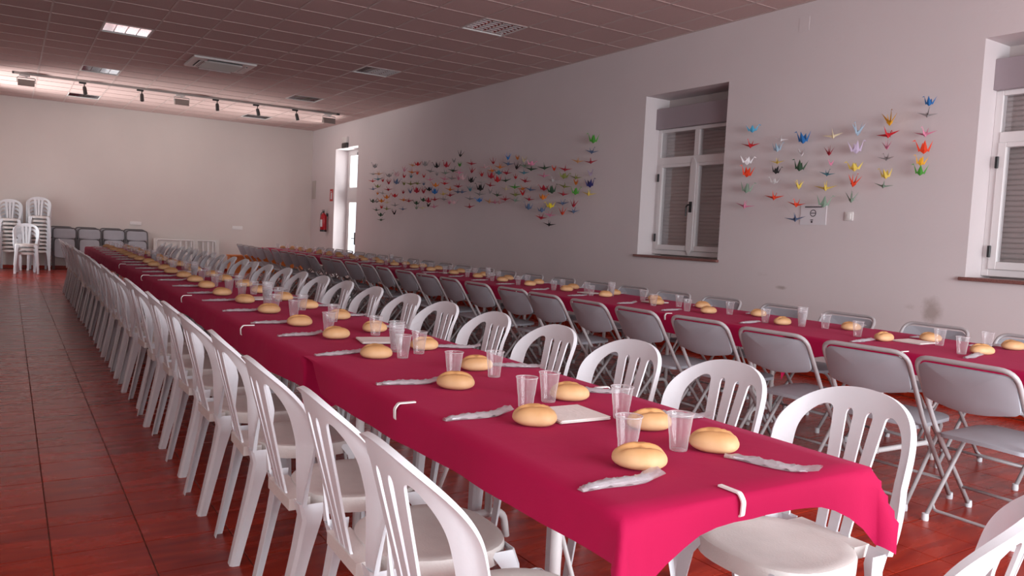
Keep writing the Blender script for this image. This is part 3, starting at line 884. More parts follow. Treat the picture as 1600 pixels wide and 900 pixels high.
# places of the chairs along the rows (the nearest ones read off the photograph)
ly = [1.40, 1.90, 2.43, 3.05, 3.63, 4.21, 4.75]
while ly[-1] < 14.0: ly.append(ly[-1] + 0.545 + R.uniform(-0.02, 0.02))
ry = [1.40, 1.92, 2.44, 2.97, 3.54, 4.09, 4.65, 5.22]
while ry[-1] < 14.0: ry.append(ry[-1] + 0.55 + R.uniform(-0.02, 0.02))
gly = [1.79, 2.33, 2.90, 3.50, 4.05, 4.60, 5.22, 5.78, 6.40]
while gly[-1] < 16.6: gly.append(gly[-1] + 0.585 + R.uniform(-0.03, 0.03))
gry = [2.25, 2.88, 3.56, 4.16, 4.85, 5.45]
while gry[-1] < 16.6: gry.append(gry[-1] + 0.62 + R.uniform(-0.03, 0.03))
def leg_place(row, y, L, nominal):
    """a spot for a pair of table legs in the gap between chairs of both sides; narrow legs where there is no common gap"""
    taken = [(c, 0.243) for c in (ly + ry if row is T1 else gly + gry)]
    for st in range(26):
        for sg in (1, -1):
            yy = nominal + sg * st * 0.01
            if 0.22 < yy < L - 0.2 and all(abs(y + yy - c) > h_ + 0.018 for c, h_ in taken): return yy, False
    return nominal, True
def folding_table(row, y, L, label, group, first=False):
    r = tag(empty('folding_table', (row.xl(y) + row.w / 2, y, 0), -row.a), label, 'table', group)
    w2 = row.w / 2 - 0.005
    put('tabletop', box_me('tabletop', (-w2, w2, 0.005, L - (0.10 if first else 0.005), TZ - 0.032, TZ - 0.002), M_TABLE_TOP), r)
    lg = None
    for nominal in (0.55, L - 0.33):
        yy, narrow = leg_place(row, y, L, nominal)
        rw, lw_ = (0.98, 0.74) if row.w < 0.9 else (0.66, 0.52)
        if narrow: rw, lw_ = (0.44, 0.36) if row.w < 0.9 else (0.26, 0.20)
        for sx in (-1, 1):
            bm = bmesh.new(); tube(bm, [(sx * w2 * lw_, yy, 0.10), (sx * w2 * lw_, yy, TZ - 0.03)], 0.016, 10)
            put('leg', mesh_of('leg', bm, M_TABLE_TUBE, 'all'), r)
        bm = bmesh.new(); tube(bm, bent([(-w2 * rw, yy, 0.0), (-w2 * (rw - 0.05), yy, 0.115), (w2 * (rw - 0.05), yy, 0.115), (w2 * rw, yy, 0.0)], 0.07, 5), 0.016, 10)
        put('foot_rail', mesh_of('foot_rail', bm, M_TABLE_TUBE, 'all'), r)
        bm = bmesh.new(); dy = 0.5 if yy < L / 2 else -0.5
        tube(bm, [(0, yy, 0.11), (0, yy + dy * 0.7, TZ - 0.035)], 0.008, 6)
        put('brace', mesh_of('brace', bm, M_TABLE_TUBE, 'all'), r)
def fill_tables(row, L, name):
    n = round(row.L / L)
    for k in range(n):
        folding_table(row, row.y0 + k * L, L, 'white folding table under burgundy cloth, %s from the near end of the %s row' % (ORD[k + 1], name), 'tables of the %s row' % name, k == 0)
fill_tables(T1, 13.5 / 7, 'left'); fill_tables(T2, 2.0, 'right')

def cloth(row, ya, yb, side, end_a, end_b, lift, label, seed, flare=0.45, side_stop=None):
    """draped sheet: flat on the row between ya..yb, hanging over the sides and over the ends;
    end = (hang at mid-width, hang at the corners) or None"""
    rr = random.Random(seed)
    k1 = 7
    def axis(lo, hi, o1, o2, n_mid):
        s = []
        if o1: s += [(lo, -(1 - i / k1)) for i in range(k1)]
        s += [(lo + (hi - lo) * i / n_mid, 0.0) for i in range(n_mid + 1)]
        if o2: s += [(hi, (i + 1) / k1) for i in range(k1)]
        return s
    X = axis(0, row.w, True, True, 16)
    Y = axis(ya, yb, end_a, end_b, max(int((yb - ya) / 0.06), 4))
    ph = [rr.uniform(0, 6.28) for _ in range(6)]
    def wave(t): return 0.008 * math.sin(t * 5.3 + ph[0]) + 0.005 * math.sin(t * 11.1 + ph[1]) + 0.003 * math.sin(t * 23 + ph[2])
    bm = bmesh.new(); G = {}
    for i, (cx, fx) in enumerate(X):
        for j, (cy, fy) in enumerate(Y):
            e = min(abs(2 * cx / row.w - 1), 1) ** 3.2
            en = end_a if fy < 0 else end_b
            dy = fy * (en[0] + (en[1] - en[0]) * e) if en else 0.0
            hang = side * (1 + 0.10 * math.sin(cy * 1.7 + ph[3]))
            if fy: hang = side
            if side_stop and cy > side_stop - 0.12: hang = max(side * (side_stop - cy) / 0.12, 0.006)
            dx = fx * hang
            d = math.hypot(dx, dy)
            x, y, z = cx, cy, TZ + 0.003 + lift
            if d > 0:
                ux, uy = dx / d, dy / d
                corner = min(abs(dx), abs(dy)) / max(abs(dx), abs(dy))
                fl = 0.06 + (flare - 0.06) * corner
                rad = 0.012
                dn = max(d - 0.004, 0)
                out = rad * (1 - math.exp(-d / rad)) + fl * dn
                out += wave(cy * 1.0 + cx * 3) * min(d / 0.15, 1.2) * (1 - 0.7 * corner)
                x += ux * out; y += uy * out
                z -= dn * math.sqrt(max(1 - fl * fl, 0.2))
            G[i, j] = bm.verts.new((row.xl(cy) + x + row.sl * (y - cy), y - row.sl * (x - row.w / 2), z))
    for i in range(len(X) - 1):
        for j in range(len(Y) - 1):
            bm.faces.new((G[i, j], G[i + 1, j], G[i + 1, j + 1], G[i, j + 1]))
    o = put('tablecloth', mesh_of('tablecloth', bm, M_CLOTH, 'all'))
    return tag(o, label, 'tablecloth')
cloth(T1, T1.y0, 3.06, 0.10, (0.058, 0.19), None, 0.003, 'burgundy paper cloth covering the nearest table of the left row', 3, side_stop=2.95)
cloth(T1, 3.03, T1.y0 + T1.L, 0.125, (0.16, 0.27), (0.12, 0.16), 0.0005, 'long burgundy cloth over the rest of the left table row', 4, 0.10)
cloth(T2, T2.y0, 3.18, 0.115, (0.05, 0.16), None, 0.003, 'burgundy paper cloth covering the nearest table of the right row', 5, side_stop=3.07)
cloth(T2, 3.15, T2.y0 + T2.L, 0.125, (0.16, 0.27), (0.12, 0.16), 0.0005, 'long burgundy cloth over the rest of the right table row', 6, 0.10)
CLZ = TZ + 0.008

# ------------------------------------------------------------------ chairs around the tables
for k, y in enumerate(ly):
    plastic_chair((T1.xl(y) - 0.028 + R.uniform(-0.015, 0.015), y, 0), -math.pi / 2 + R.uniform(-0.05, 0.05),
                  'white plastic chair, %s from the near end, left side of the left table row' % ORD[k + 1], 'white chairs along the left side of the left row')
for k, y in enumerate(ry):
    plastic_chair((T1.xl(y) + T1.w + 0.083 + R.uniform(-0.015, 0.015), y, 0), math.pi / 2 + R.uniform(-0.05, 0.05),
                  'white plastic chair, %s from the near end, right side of the left table row' % ORD[k + 1], 'white chairs along the right side of the left row')
plastic_chair((1.46, 0.945, 0), 0.28, 'white plastic chair at the near head of the left table row', None)
for k, y in enumerate(gly):
    folding_chair((T2.xl(y) - 0.09 + R.uniform(-0.02, 0.02), y, 0), -math.pi / 2 + R.uniform(-0.06, 0.06),
                  'grey folding chair, %s from the near end, left side of the right table row' % ORD[k + 1], 'grey chairs along the left side of the right row')
for k, y in enumerate(gry):
    folding_chair((T2.xl(y) + T2.w - 0.10 + R.uniform(-0.02, 0.02), y, 0), math.pi / 2 + R.uniform(-0.06, 0.06),
                  'grey folding chair, %s from the near end, wall side of the right table row' % ORD[k + 1], 'grey chairs along the wall side of the right row')

# ------------------------------------------------------------------ table settings
def build_roll(seed):
    rr = random.Random(seed); bm = bmesh.new()
    bmesh.ops.create_uvsphere(bm, u_segments=28, v_segments=18, radius=1)
    sk_ = rr.uniform(-0.15, 0.15); tw = rr.uniform(-0.35, 0.35)
    for v in bm.verts:
        x, y, z = v.co
        sg = lambda a, p_: math.copysign(abs(a) ** p_, a)
        hr = max(math.hypot(x, y), 1e-6); q_ = (abs(x / hr) ** 2.5 + abs(y / hr) ** 2.5 + 1e-9) ** (-1 / 2.5) if hr > 1e-5 else 1.0
        rr_ = hr ** 0.82
        X = x / hr * rr_ * q_ * 0.062 * (1 + 0.05 * math.sin(3 * y + seed)); Y = y / hr * rr_ * q_ * 0.043 * (1 + 0.09 * math.sin(2.2 * x + seed))
        Z = sg(z, 0.9) * (0.033 if z > 0 else 0.022)
        # a lengthwise split with a raised lip
        if z > 0.1:
            d = y - sk_ - tw * x
            Z -= 0.008 * math.exp(-(d / 0.09) ** 2) * (1 - x * x) ** 0.5 * 1.3 if abs(x) < 1 else 0
            Z += 0.006 * math.exp(-((d - 0.22) / 0.15) ** 2) * max(1 - x * x, 0)
        v.co = (X, Y, max(Z + 0.020, 0.0))
    return mesh_of('bread_roll', bm, M_BREAD, 'all')
ROLLS = [build_roll(s) for s in range(4)]
bm = bmesh.new()
lathe(bm, [(0, 0.002), (0.019, 0.002), (0.0215, 0.0), (0.0225, 0.004), (0.0255, 0.038), (0.0265, 0.040), (0.0325, 0.092)], 24)
CUP_BODY = mesh_of('cup_body', bm, M_CUP, 'all')
bm = bmesh.new()
lathe(bm, [(0.0325, 0.092), (0.0345, 0.0925), (0.0350, 0.094), (0.0342, 0.0955), (0.0325, 0.0945)], 24)
CUP_RIM = mesh_of('cup_rim', bm, M_CUP_RIM, 'all')
def build_bag(seed):
    rr = random.Random(seed); bm = bmesh.new(); n, m_ = 22, 7; L, W = 0.225, 0.040
    T = {}; B = {}
    ph = [rr.uniform(0, 6.28) for _ in range(8)]
    lift = rr.uniform(0.004, 0.022)
    for i in range(n + 1):
        for j in range(m_ + 1):
            s, t = i / n, j / m_
            x = (s - 0.5) * L; taper = 0.55 + 0.45 * min(1, s * 3.0) + 0.25 * max(0, s - 0.85) / 0.15
            y = (t - 0.5) * W * taper + 0.004 * math.sin(s * 9 + ph[0])
            bulge = math.sin(math.pi * t) * (0.35 + 0.65 * math.sin(math.pi * min(max(s, 0.02), 0.98)))
            cr_ = 0.0022 * math.sin(s * 31 + t * 7 + ph[1]) + 0.0016 * math.sin(s * 57 - t * 13 + ph[2])
            base = 0.001 + lift * max(0, (s - 0.72) / 0.28) ** 1.5
            T[i, j] = bm.verts.new((x, y, base + 0.011 * bulge + 0.002 + max(cr_, -0.001)))
            B[i, j] = bm.verts.new((x, y, base))
    for i in range(n):
        for j in range(m_):
            bm.faces.new((T[i, j], T[i + 1, j], T[i + 1, j + 1], T[i, j + 1])); bm.faces.new((B[i, j], B[i, j + 1], B[i + 1, j + 1], B[i + 1, j]))
    return mesh_of('cutlery_bag', bm, M_BAG, 60)
BAGS = [build_bag(s) for s in range(4)]
bm = bmesh.new()
vs = [(-0.09, -0.009), (-0.09, -0.002), (-0.02, -0.004), (0.02, -0.002), (0.07, -0.002), (0.085, -0.006), (0.07, -0.014), (0.02, -0.012), (-0.02, -0.010)]
a_ = [bm.verts.new((x, y, 0.004)) for x, y in vs]; b_ = [bm.verts.new((x, y, 0.0065)) for x, y in vs]
bm.faces.new(a_[::-1]); bm.faces.new(b_)
for k in range(len(vs)): bm.faces.new((a_[k], a_[(k + 1) % len(vs)], b_[(k + 1) % len(vs)], b_[k]))
KNIFE = mesh_of('knife', bm, M_CUTLERY)
bm = bmesh.new()
box(bm, -0.088, 0.03, 0.005, 0.011, 0.004, 0.007); box(bm, 0.03, 0.055, 0.0, 0.016, 0.004, 0.0065)
for k in range(4): box(bm, 0.055, 0.088, 0.0 + 0.0042 * k, 0.0028 + 0.0042 * k, 0.0045, 0.0065)
FORK = mesh_of('fork', bm, M_CUTLERY)
bm = bmesh.new()
for k in range(5):
    mt = Matrix.Rotation(0.025 * math.sin(k * 2.1), 4, 'Z') @ Matrix.Translation((0.002 * math.sin(k * 3.7), 0.002 * math.cos(k * 2.9), 0))
    box(bm, -0.086, 0.086, -0.084, 0.084, 0.0018 * k, 0.0018 * k + 0.0015, mt)
NAPKINS = mesh_of('napkin_stack', bm, M_NAPKIN)

def roll(x, y, rz, label, group):
    return tag(put('bread_roll', R.choice(ROLLS), None, (x, y, CLZ - 0.001), rz), label, 'bread roll', group)
def cup(x, y, label, group, z=0.0):
    r = tag(empty('plastic_cup', (x, y, CLZ + z), R.uniform(0, 6)), label, 'cup', group)
    put('cup_wall', CUP_BODY, r); put('rim', CUP_RIM, r); return r
def packet(x, y, rz, label, group):
    r = tag(empty('cutlery_packet', (x, y, CLZ), rz), label, 'cutlery', group)
    put('bag', R.choice(BAGS), r); put('knife', KNIFE, r); put('fork', FORK, r); return r

BUSY = []
def free(x, y, r, dirn=1):
    """next free spot along the row for something of radius r"""
    for _ in range(40):
        if all((x - a) ** 2 + (y - b) ** 2 > (r + c) ** 2 for a, b, c in BUSY): break
        y += 0.012 * dirn
    BUSY.append((x, y, r)); return x, y
rollsL = [(1.235, 1.33), (1.235, 1.76), (1.268, 2.283), (1.258, 2.934), (1.298, 3.507), (1.278, 3.993), (1.287, 4.592), (1.295, 5.19), (1.275, 5.735), (1.297, 6.356), (1.33, 6.98)]
cupsL = [(1.285, 1.43), (1.330, 1.948), (1.349, 2.447), (1.360, 2.90), (1.347, 3.75), (1.369, 4.385)]
packL = [(1.112, 1.252, 0.0), (1.13, 1.895, 0.06), (1.15, 2.40, -0.15), (1.15, 3.055, 0.2), (1.165, 3.63, 0.15)]
rollsR = [(1.515, 1.36), (1.515, 1.60), (1.535, 2.0), (1.515, 2.57), (1.551, 3.09), (1.567, 3.69), (1.584, 4.24), (1.593, 4.82), (1.600, 5.36), (1.585, 5.92), (1.62, 6.52)]
cupsR = [(1.432, 1.402), (1.522, 1.73), (1.448, 1.995), (1.505, 2.42), (1.474, 2.985), (1.518, 3.56)]
packR = [(1.545, 1.205, -1.15), (1.700, 1.69, -0.75), (1.700, 2.07, -0.7), (1.705, 2.585, -0.6), (1.715, 3.10, -0.45)]
rolls2L = [(4.475, 2.17), (4.412, 2.70), (4.484, 3.49), (4.516, 4.20), (4.60, 4.86), (4.62, 5.56), (4.63, 6.17)]
cups2L = [(4.336, 2.205), (4.436, 2.89), (4.452, 3.61), (4.44, 4.35), (4.46, 4.75)]
rolls2R = [(4.93, 2.22), (4.737, 2.60), (4.74, 3.14), (4.79, 3.95), (4.82, 4.55), (4.85, 5.15), (4.90, 5.76), (4.90, 6.42)]
cups2R = [(4.80, 2.30), (4.60, 2.47), (4.62, 3.25), (4.64, 4.10), (4.66, 4.66)]
BUSY += [(x, y, 0.062) for l in (rollsL, rollsR, rolls2L, rolls2R) for x, y in l] + [(x, y, 0.036) for l in (cupsL, cupsR, cups2L, cups2R) for x, y in l]
def napkin(x, y, rz, label):
    if not rz == 0 and y > 3.5: x, y = free(x, y, 0.125)
    else: BUSY.append((x, y, 0.105))
    tag(put('napkin_stack', NAPKINS, None, (x, y, CLZ), rz), label, 'napkins', 'stacks of white napkins')
for k, (x, y, rz) in enumerate(((1.398, 1.815, -0.06), (1.45, 3.37, -0.2), (1.43, 5.45, 0.1), (1.45, 8.3, 0.0), (1.45, 10.6, 0.2))):
    napkin(x, y, rz, 'stack of white paper napkins on the left table row, %s from the near end' % ORD[k + 1])
for k, (x, y, rz) in enumerate(((4.563, 2.60, 0.0), (4.72, 4.95, 0.2), (4.72, 5.92, 0.1), (4.7, 8.8, 0.0), (4.8, 11.6, 0.3))):
    napkin(x, y, rz, 'stack of white paper napkins on the right table row, %s from the near end' % ORD[k + 1])
def cup_stack(x, y, n, where):
    if y > 4: x, y = free(x, y, 0.037)
    else: BUSY.append((x, y, 0.036))
    for k in range(n):
        nm = 'bottom cup' if k == 0 else ('top cup' if k == n - 1 else '%s cup from the bottom' % ORD[k + 1])
        cup(x, y, 'clear plastic %s of %s' % (nm, where), 'clear cups nested in stacks', 0.012 * k)
for k, (x, y, n) in enumerate(((1.402, 3.06, 4), (1.42, 5.12, 5), (1.43, 7.55, 5), (1.44, 10.0, 5))):
    cup_stack(x, y, n, 'the %s cup stack along the left row' % ORD[k + 1])
for k, (x, y, n) in enumerate(((4.546, 3.38, 4), (4.74, 5.62, 4), (4.76, 7.9, 4), (4.9, 11.0, 5))):
    cup_stack(x, y, n, 'the %s cup stack along the right row' % ORD[k + 1])

def setting_row(row, rolls, cups, packets, side, rowname, step, yend, cup_off, pack_off, roll_x, rollrot, packrot):
    """rolls/cups/packets: positions read off the photograph for the near settings, the rest follow at an even step"""
    n = len(rolls); pos = list(rolls)
    while pos[-1][1] < yend:
        y = pos[-1][1] + step + R.uniform(-0.04, 0.04)
        pos.append((row.xl(y) + roll_x + R.uniform(-0.02, 0.02), y))
    for k, (x, y) in enumerate(pos):
        if k >= n: x, y = free(x, y, 0.066)
        where = '%s from the near end, %s side of the %s row' % (ORD[k + 1], side, rowname)
        grp = '%s side of the %s table row' % (side, rowname)
        roll(x, y, rollrot + R.uniform(-0.35, 0.35), 'golden bread roll, ' + where, 'bread rolls, ' + grp)
        if k < len(cups) and cups[k]: cx, cy = cups[k]
        else: cx, cy = free(x + cup_off[0] + R.uniform(-0.01, 0.01), y + cup_off[1] + R.uniform(-0.02, 0.02), 0.036)
        cup(cx, cy, 'clear plastic cup, ' + where, 'clear cups, ' + grp)
        if k < len(packets) and packets[k]: qx, qy, qr = packets[k]
        else: qx, qy, qr = row.xl(y) + pack_off[0] + R.uniform(-0.012, 0.012), y + pack_off[1] + R.uniform(-0.02, 0.02), packrot + R.uniform(-0.12, 0.12)
        for _ in range(30 if k >= len(packets) else 0):      # slide along the row until the packet lies clear
            ends = [(qx + d * math.cos(qr), qy + d * math.sin(qr)) for d in (-0.1, -0.05, 0, 0.05, 0.1)]
            if all((ex - a) ** 2 + (ey - b) ** 2 > (c + 0.026) ** 2 for ex, ey in ends for a, b, c in BUSY): break
            qy += 0.012
        BUSY.extend((qx + d * math.cos(qr), qy + d * math.sin(qr), 0.024) for d in (-0.1, -0.05, 0, 0.05, 0.1))
        packet(qx, qy, qr, 'plastic-wrapped cutlery packet, ' + where, 'cutlery packets, ' + grp)

setting_row(T1, rollsL, cupsL, packL, 'left', 'left', 0.56, 13.9, (0.085, 0.17), (0.150, 0.13), 0.30, -0.35, 0.1)
setting_row(T1, rollsR, cupsR, packR, 'right', 'left', 0.56, 13.9, (-0.07, -0.11), (0.69, 0.14), 0.58, -0.45, -0.3)
setting_row(T2, rolls2L, cups2L, [(4.28, 2.12, 0.2), (4.22, 2.72, 0.1)], 'left', 'right', 0.62, 16.6, (-0.08, 0.10), (0.22, 0.10), 0.44, -0.45, 0.1)
setting_row(T2, rolls2R, cups2R, [], 'wall', 'right', 0.62, 16.6, (-0.10, 0.06), (0.86, 0.13), 0.70, -0.45, -0.2)

# cloth clips hooked over the table edge
def build_clip():
    bm = bmesh.new()
    pts = bent([(0.060, 0, 0.002), (0.004, 0, 0.002), (-0.008, 0, -0.014), (-0.006, 0, -0.046), (0.020, 0, -0.046)], 0.006, 3)
    hwid = 0.006
    ring = []
    prev = None
    for i, p in enumerate(pts):
        a = pts[max(i - 1, 0)]; b = pts[min(i + 1, len(pts) - 1)]
        t = (b - a).normalized(); n = Vector((-t.z, 0, t.x))
        q_ = [bm.verts.new(p + n * d + Vector((0, s, 0))) for d, s in ((-0.002, -hwid), (0.002, -hwid), (0.002, hwid), (-0.002, hwid))]
        if prev:
            for k in range(4): bm.faces.new((prev[k], prev[(k + 1) % 4], q_[(k + 1) % 4], q_[k]))
        else: bm.faces.new(q_[::-1])
        prev = q_
    bm.faces.new(prev)
    return mesh_of('tablecloth_clip', bm, M_CLIP)
CLIP = build_clip()
def clip(x, y, rz, label):
    tag(put('tablecloth_clip', CLIP, None, (x, y, CLZ), rz), label, 'clip', 'white tablecloth clips')
clip(1.305, T1.y0 - 0.012, math.pi / 2, 'white plastic cloth clip on the near end edge of the left row')
for k, y in enumerate((2.127, 4.03, 5.70, 7.72, 9.5)):
    clip(T1.xl(y) - 0.013, y, 0.0, 'white cloth clip on the left edge of the left row, %s from the near end' % ORD[k + 1])
clip(T1.xl(2.12) + T1.w + 0.013, 2.12, math.pi, 'white cloth clip on the right edge of the left row, by a bread roll')
for k, y in enumerate((2.36, 4.22, 6.35, 8.6)):
    clip(T2.xl(y) - 0.013, y, 0.0, 'white cloth clip on the left edge of the right row, %s from the near end' % ORD[k + 1])

# ------------------------------------------------------------------ along the back wall
SHIFT = 0.022
def stack(px, n, y, name, lab, rz=0.0):
    x = on_y(px, 420, y).x
    for k in range(n):
        pos = 'bottom' if k == 0 else ('topmost' if k == n - 1 else '%s from bottom' % ORD[k + 1])
        plastic_chair((x, y - SHIFT * k, 0.083 * k), math.pi + rz, 'white chair, %s in %s' % (pos, lab), 'white chairs in ' + name)
stack(15, 9, 20.14, 'the left wall stack', 'the tall left stack at the back wall')
stack(60, 10, 20.14, 'the right wall stack', 'the tall right stack at the back wall')
stack(41, 3, 19.00, 'the low stack', 'the low stack before the tall ones')

# folded grey chairs leaning on the back wall
def folded_parts():
    P = []
    bm = rounded_panel(0.43, 0.21, 0.06, 0.03, 0.014, 0.012)
    for v in bm.verts: v.co += Vector((0, -0.004, 0.74))
    P.append(('backrest', mesh_of('folded_backrest', bm, M_GREY_PLASTIC, 50)))
    bm = rounded_panel(0.39, 0.42, 0.07, 0.05, 0.022, 0.006)
    for v in bm.verts: v.co += Vector((0, -0.02, 0.29))
    P.append(('seat', mesh_of('folded_seat', bm, M_GREY_PLASTIC, 50)))
    bm = bmesh.new(); tube(bm, bent([(-0.23, 0.016, 0.0), (-0.23, 0.0, 0.97), (0.23, 0.0, 0.97), (0.23, 0.016, 0.0)], 0.08, 6), 0.0135, 8)
    P.append(('back_frame', mesh_of('folded_back_frame', bm, M_FOLD_TUBE, 'all')))
    bm = bmesh.new(); tube(bm, bent([(-0.202, 0.014, 0.02), (-0.202, 0.005, 0.725), (0.202, 0.005, 0.725), (0.202, 0.014, 0.02)], 0.05, 5), 0.0115, 8)
    P.append(('rear_leg_frame', mesh_of('folded_rear_leg_frame', bm, M_FOLD_TUBE, 'all')))
    return P
FF = folded_parts()
def folded(px, y, lean, label):
    x = on_y(px, 420, y).x
    r = tag(empty('folded_chair', (x, y, 0), 0), label, 'chair', 'folded grey chairs leaning on the back wall')
    r.rotation_euler = (-lean, 0, R.uniform(-0.05, 0.05))
    for n, me in FF: put(n, me, r)
pp = [(96, 107), (138, 146), (171, 182), (209, 216)]
for k, (pa, pb) in enumerate(((95, 101), (135, 140), (173, 178), (210, 215.5))):
    folded(pa, 20.42, 0.10, 'folded grey chair leaning on the back wall, rear one of the %s pair' % ORD[k + 1])
    folded(pb, 20.22 - 0.03 * (k % 2), 0.24, 'folded grey chair leaning on the back wall, front one of the %s pair' % ORD[k + 1])

# white folding tables stood on edge against the back wall
for k, (x0, x1, y) in enumerate(((2.92, 3.92, 20.28), (3.35, 4.45, 20.40))):
    r = tag(empty('stored_table', ((x0 + x1) / 2, y, 0)), ('white folding table stood on edge at the back wall, its leg frame showing', 'white folding table stood on edge behind another at the back wall')[k], 'table', 'tables stored at the back wall')
    r.rotation_euler = (-0.10, 0, 0)
    W = (x1 - x0) / 2
    put('tabletop', box_me('tabletop', (-W, W, 0, 0.03, 0, 0.79), M_TABLE_TOP, 0.006), r)
    bm = bmesh.new(); tube(bm, bent([(-W + 0.06, -0.03, 0.06), (-W + 0.06, -0.03, 0.76), (W - 0.1, -0.03, 0.76), (W - 0.1, -0.03, 0.06)], 0.05, 4), 0.014, 8)
    put('leg_frame', mesh_of('leg_frame', bm, M_TABLE_TUBE, 'all'), r)
    for q_ in range(3):
        xx = W - 0.16 - 0.12 * q_
        put('leg', box_me('leg', (xx - 0.012, xx + 0.012, -0.05, -0.002, 0.02, 0.74), M_TABLE_TUBE), r)
# low orange wooden bench behind the grey chairs
r = tag(empty('wooden_bench', (5.1, 18.6, 0)), 'low orange wooden bench standing behind the far grey chairs', 'bench')
put('seat', box_me('bench_seat', (-0.85, 0.85, -0.2, 0.2, 0.47, 0.51), M_ORANGE_WOOD, 0.005), r)
put('front_panel', box_me('bench_panel', (-0.83, 0.83, -0.18, -0.15, 0.10, 0.47), M_ORANGE_WOOD), r)
for sx in (-1, 1):
    put('leg', box_me('bench_leg', (sx * 0.8 - 0.03, sx * 0.8 + 0.03, -0.17, 0.17, 0, 0.47), M_ORANGE_WOOD), r)

# sockets on the back wall
for k, (px, py) in enumerate(((212, 349), (371, 356))):
    p = on_y(px, py, BY)
    r = tag(empty('wall_socket', p), 'row of three sockets on the back wall, %s' % ('above the folded chairs', 'right of the stored tables')[k], 'socket', 'socket rows on the back wall')
    put('plate', box_me('plate', (-0.125, 0.125, -0.012, 0, -0.045, 0.045), M_SWITCH, 0.003), r)
    bm0 = bmesh.new(); lathe(bm0, [(0.030, 0.0), (0.028, -0.006), (0.0, -0.006)], 12)
    for v in bm0.verts: v.co = Vector((v.co.x, -0.0125 - v.co.z * 0.5, v.co.y))
    so = mesh_of('socket_well', bm0, M_PANEL_GREY)
    for q_ in (-1, 0, 1): put('socket_well', so, r, (q_ * 0.08, 0, 0))

# ------------------------------------------------------------------ on the right wall
p = on_x(541, 223, WX)
r = tag(empty('emergency_light', (WX, p.y, p.z)), 'small emergency light above the glazed door', 'emergency light')
put('housing', box_me('housing', (-0.06, 0, -0.17, 0.17, -0.01, 0.13), M_LAMP_WHITE, 0.008), r)
put('diffuser', box_me('diffuser', (-0.055, 0, -0.16, 0.16, -0.13, -0.012), M_DARKGREY, 0.006), r)
p = on_x(518, 305, WX)
r = tag(empty('extinguisher_sign', (WX, p.y, p.z)), 'red fire extinguisher sign on the wall above the extinguisher', 'sign')
put('plate', box_me('plate', (-0.004, 0, -0.11, 0.11, -0.15, 0.15), M_RED_SIGN), r)
put('pictogram', box_me('pictogram', (-0.006, -0.004, -0.055, 0.045, -0.10, 0.06), M_PAPER_SIGN), r)
put('pictogram_hose', box_me('pictogram_hose', (-0.006, -0.004, -0.02, 0.06, 0.075, 0.10), M_PAPER_SIGN), r)
p = on_x(512, 346, WX)
r = tag(empty('fire_extinguisher', (WX - 0.11, p.y, p.z - 0.26)), 'red fire extinguisher hanging on the wall beside the glazed door', 'extinguisher')
bm = bmesh.new(); lathe(bm, [(0, 0), (0.07, 0), (0.08, 0.012), (0.08, 0.36), (0.065, 0.42), (0.03, 0.45), (0.025, 0.47), (0, 0.47)], 20)
put('cylinder', mesh_of('cylinder', bm, M_RED, 40), r)
bm = bmesh.new(); lathe(bm, [(0, -0.004), (0.076, -0.004), (0.084, 0.0), (0.084, 0.045), (0.0805, 0.047)], 20); put('foot_ring', mesh_of('foot_ring', bm, M_BLACK, 40), r)
bm = bmesh.new(); tube(bm, [(0, 0, 0.46), (0, 0, 0.52)], 0.02, 8); box(bm, -0.015, 0.015, -0.02, 0.10, 0.50, 0.515); box(bm, -0.015, 0.015, -0.02, 0.09, 0.53, 0.545)
put('valve', mesh_of('valve', bm, M_BLACK, 40), r)
bm = bmesh.new(); tube(bm, bent([(0, 0.02, 0.49), (-0.03, 0.10, 0.47), (-0.05, 0.095, 0.30), (-0.05, 0.09, 0.12)], 0.05), 0.011, 8); put('hose', mesh_of('hose', bm, M_BLACK, 'all'), r)
bm = bmesh.new()
n = 8
va = [bm.verts.new((-0.0815 * math.cos(a), -0.0815 * math.sin(a), 0.12)) for a in [(-0.9 + 1.8 * k / n) for k in range(n + 1)]]
vb = [bm.verts.new((v.co.x, v.co.y, 0.30)) for v in va]
for k in range(n): bm.faces.new((va[k], va[k + 1], vb[k + 1], vb[k]))
put('instruction_label', mesh_of('instruction_label', bm, M_PAPER_SIGN, 'all'), r)
put('wall_bracket', box_me('wall_bracket', (0.07, 0.11, -0.03, 0.03, 0.38, 0.46), M_DARKGREY), r)
p = on_x(488, 297, WX)
tag(put('access_panel', box_me('access_panel', (-0.012, 0, -0.14, 0.14, -0.24, 0.24), M_PANEL_GREY, 0.004), None, (WX, min(p.y, BY - 0.2), p.z)), 'pale flat panel on the right wall near the room corner', 'wall panel')
p = on_x(1271, 335, WX)
r = tag(empty('paper_notice', (WX, p.y, p.z)), 'white notice sheet with a round symbol below the paper cranes', 'notice')
put('sheet', box_me('sheet', (-0.006, 0, -0.150, 0.150, -0.105, 0.105), M_PAPER_SIGN), r)
put('text_line', box_me('text_line', (-0.0075, -0.006, -0.10, 0.10, 0.068, 0.080), M_INK), r)
bm = bmesh.new()
nn = 24
for ra, rb in ((0.028, 0.036),):
    A_ = [bm.verts.new((-0.0075, ra * math.cos(2 * math.pi * k / nn), 0.012 + ra * math.sin(2 * math.pi * k / nn))) for k in range(nn)]
    B_ = [bm.verts.new((-0.0075, rb * math.cos(2 * math.pi * k / nn), 0.012 + rb * math.sin(2 * math.pi * k / nn))) for k in range(nn)]
    for k in range(nn): bm.faces.new((A_[k], A_[(k + 1) % nn], B_[(k + 1) % nn], B_[k]))
box(bm, -0.0078, -0.0070, -0.026, 0.026, 0.008, 0.016)
put('round_symbol', mesh_of('round_symbol', bm, M_INK), r)
bm = bmesh.new(); box(bm, -0.0078, -0.0065, -0.005, 0.025, -0.060, -0.052); box(bm, -0.0078, -0.0065, 0.0, 0.02, -0.085, -0.066)
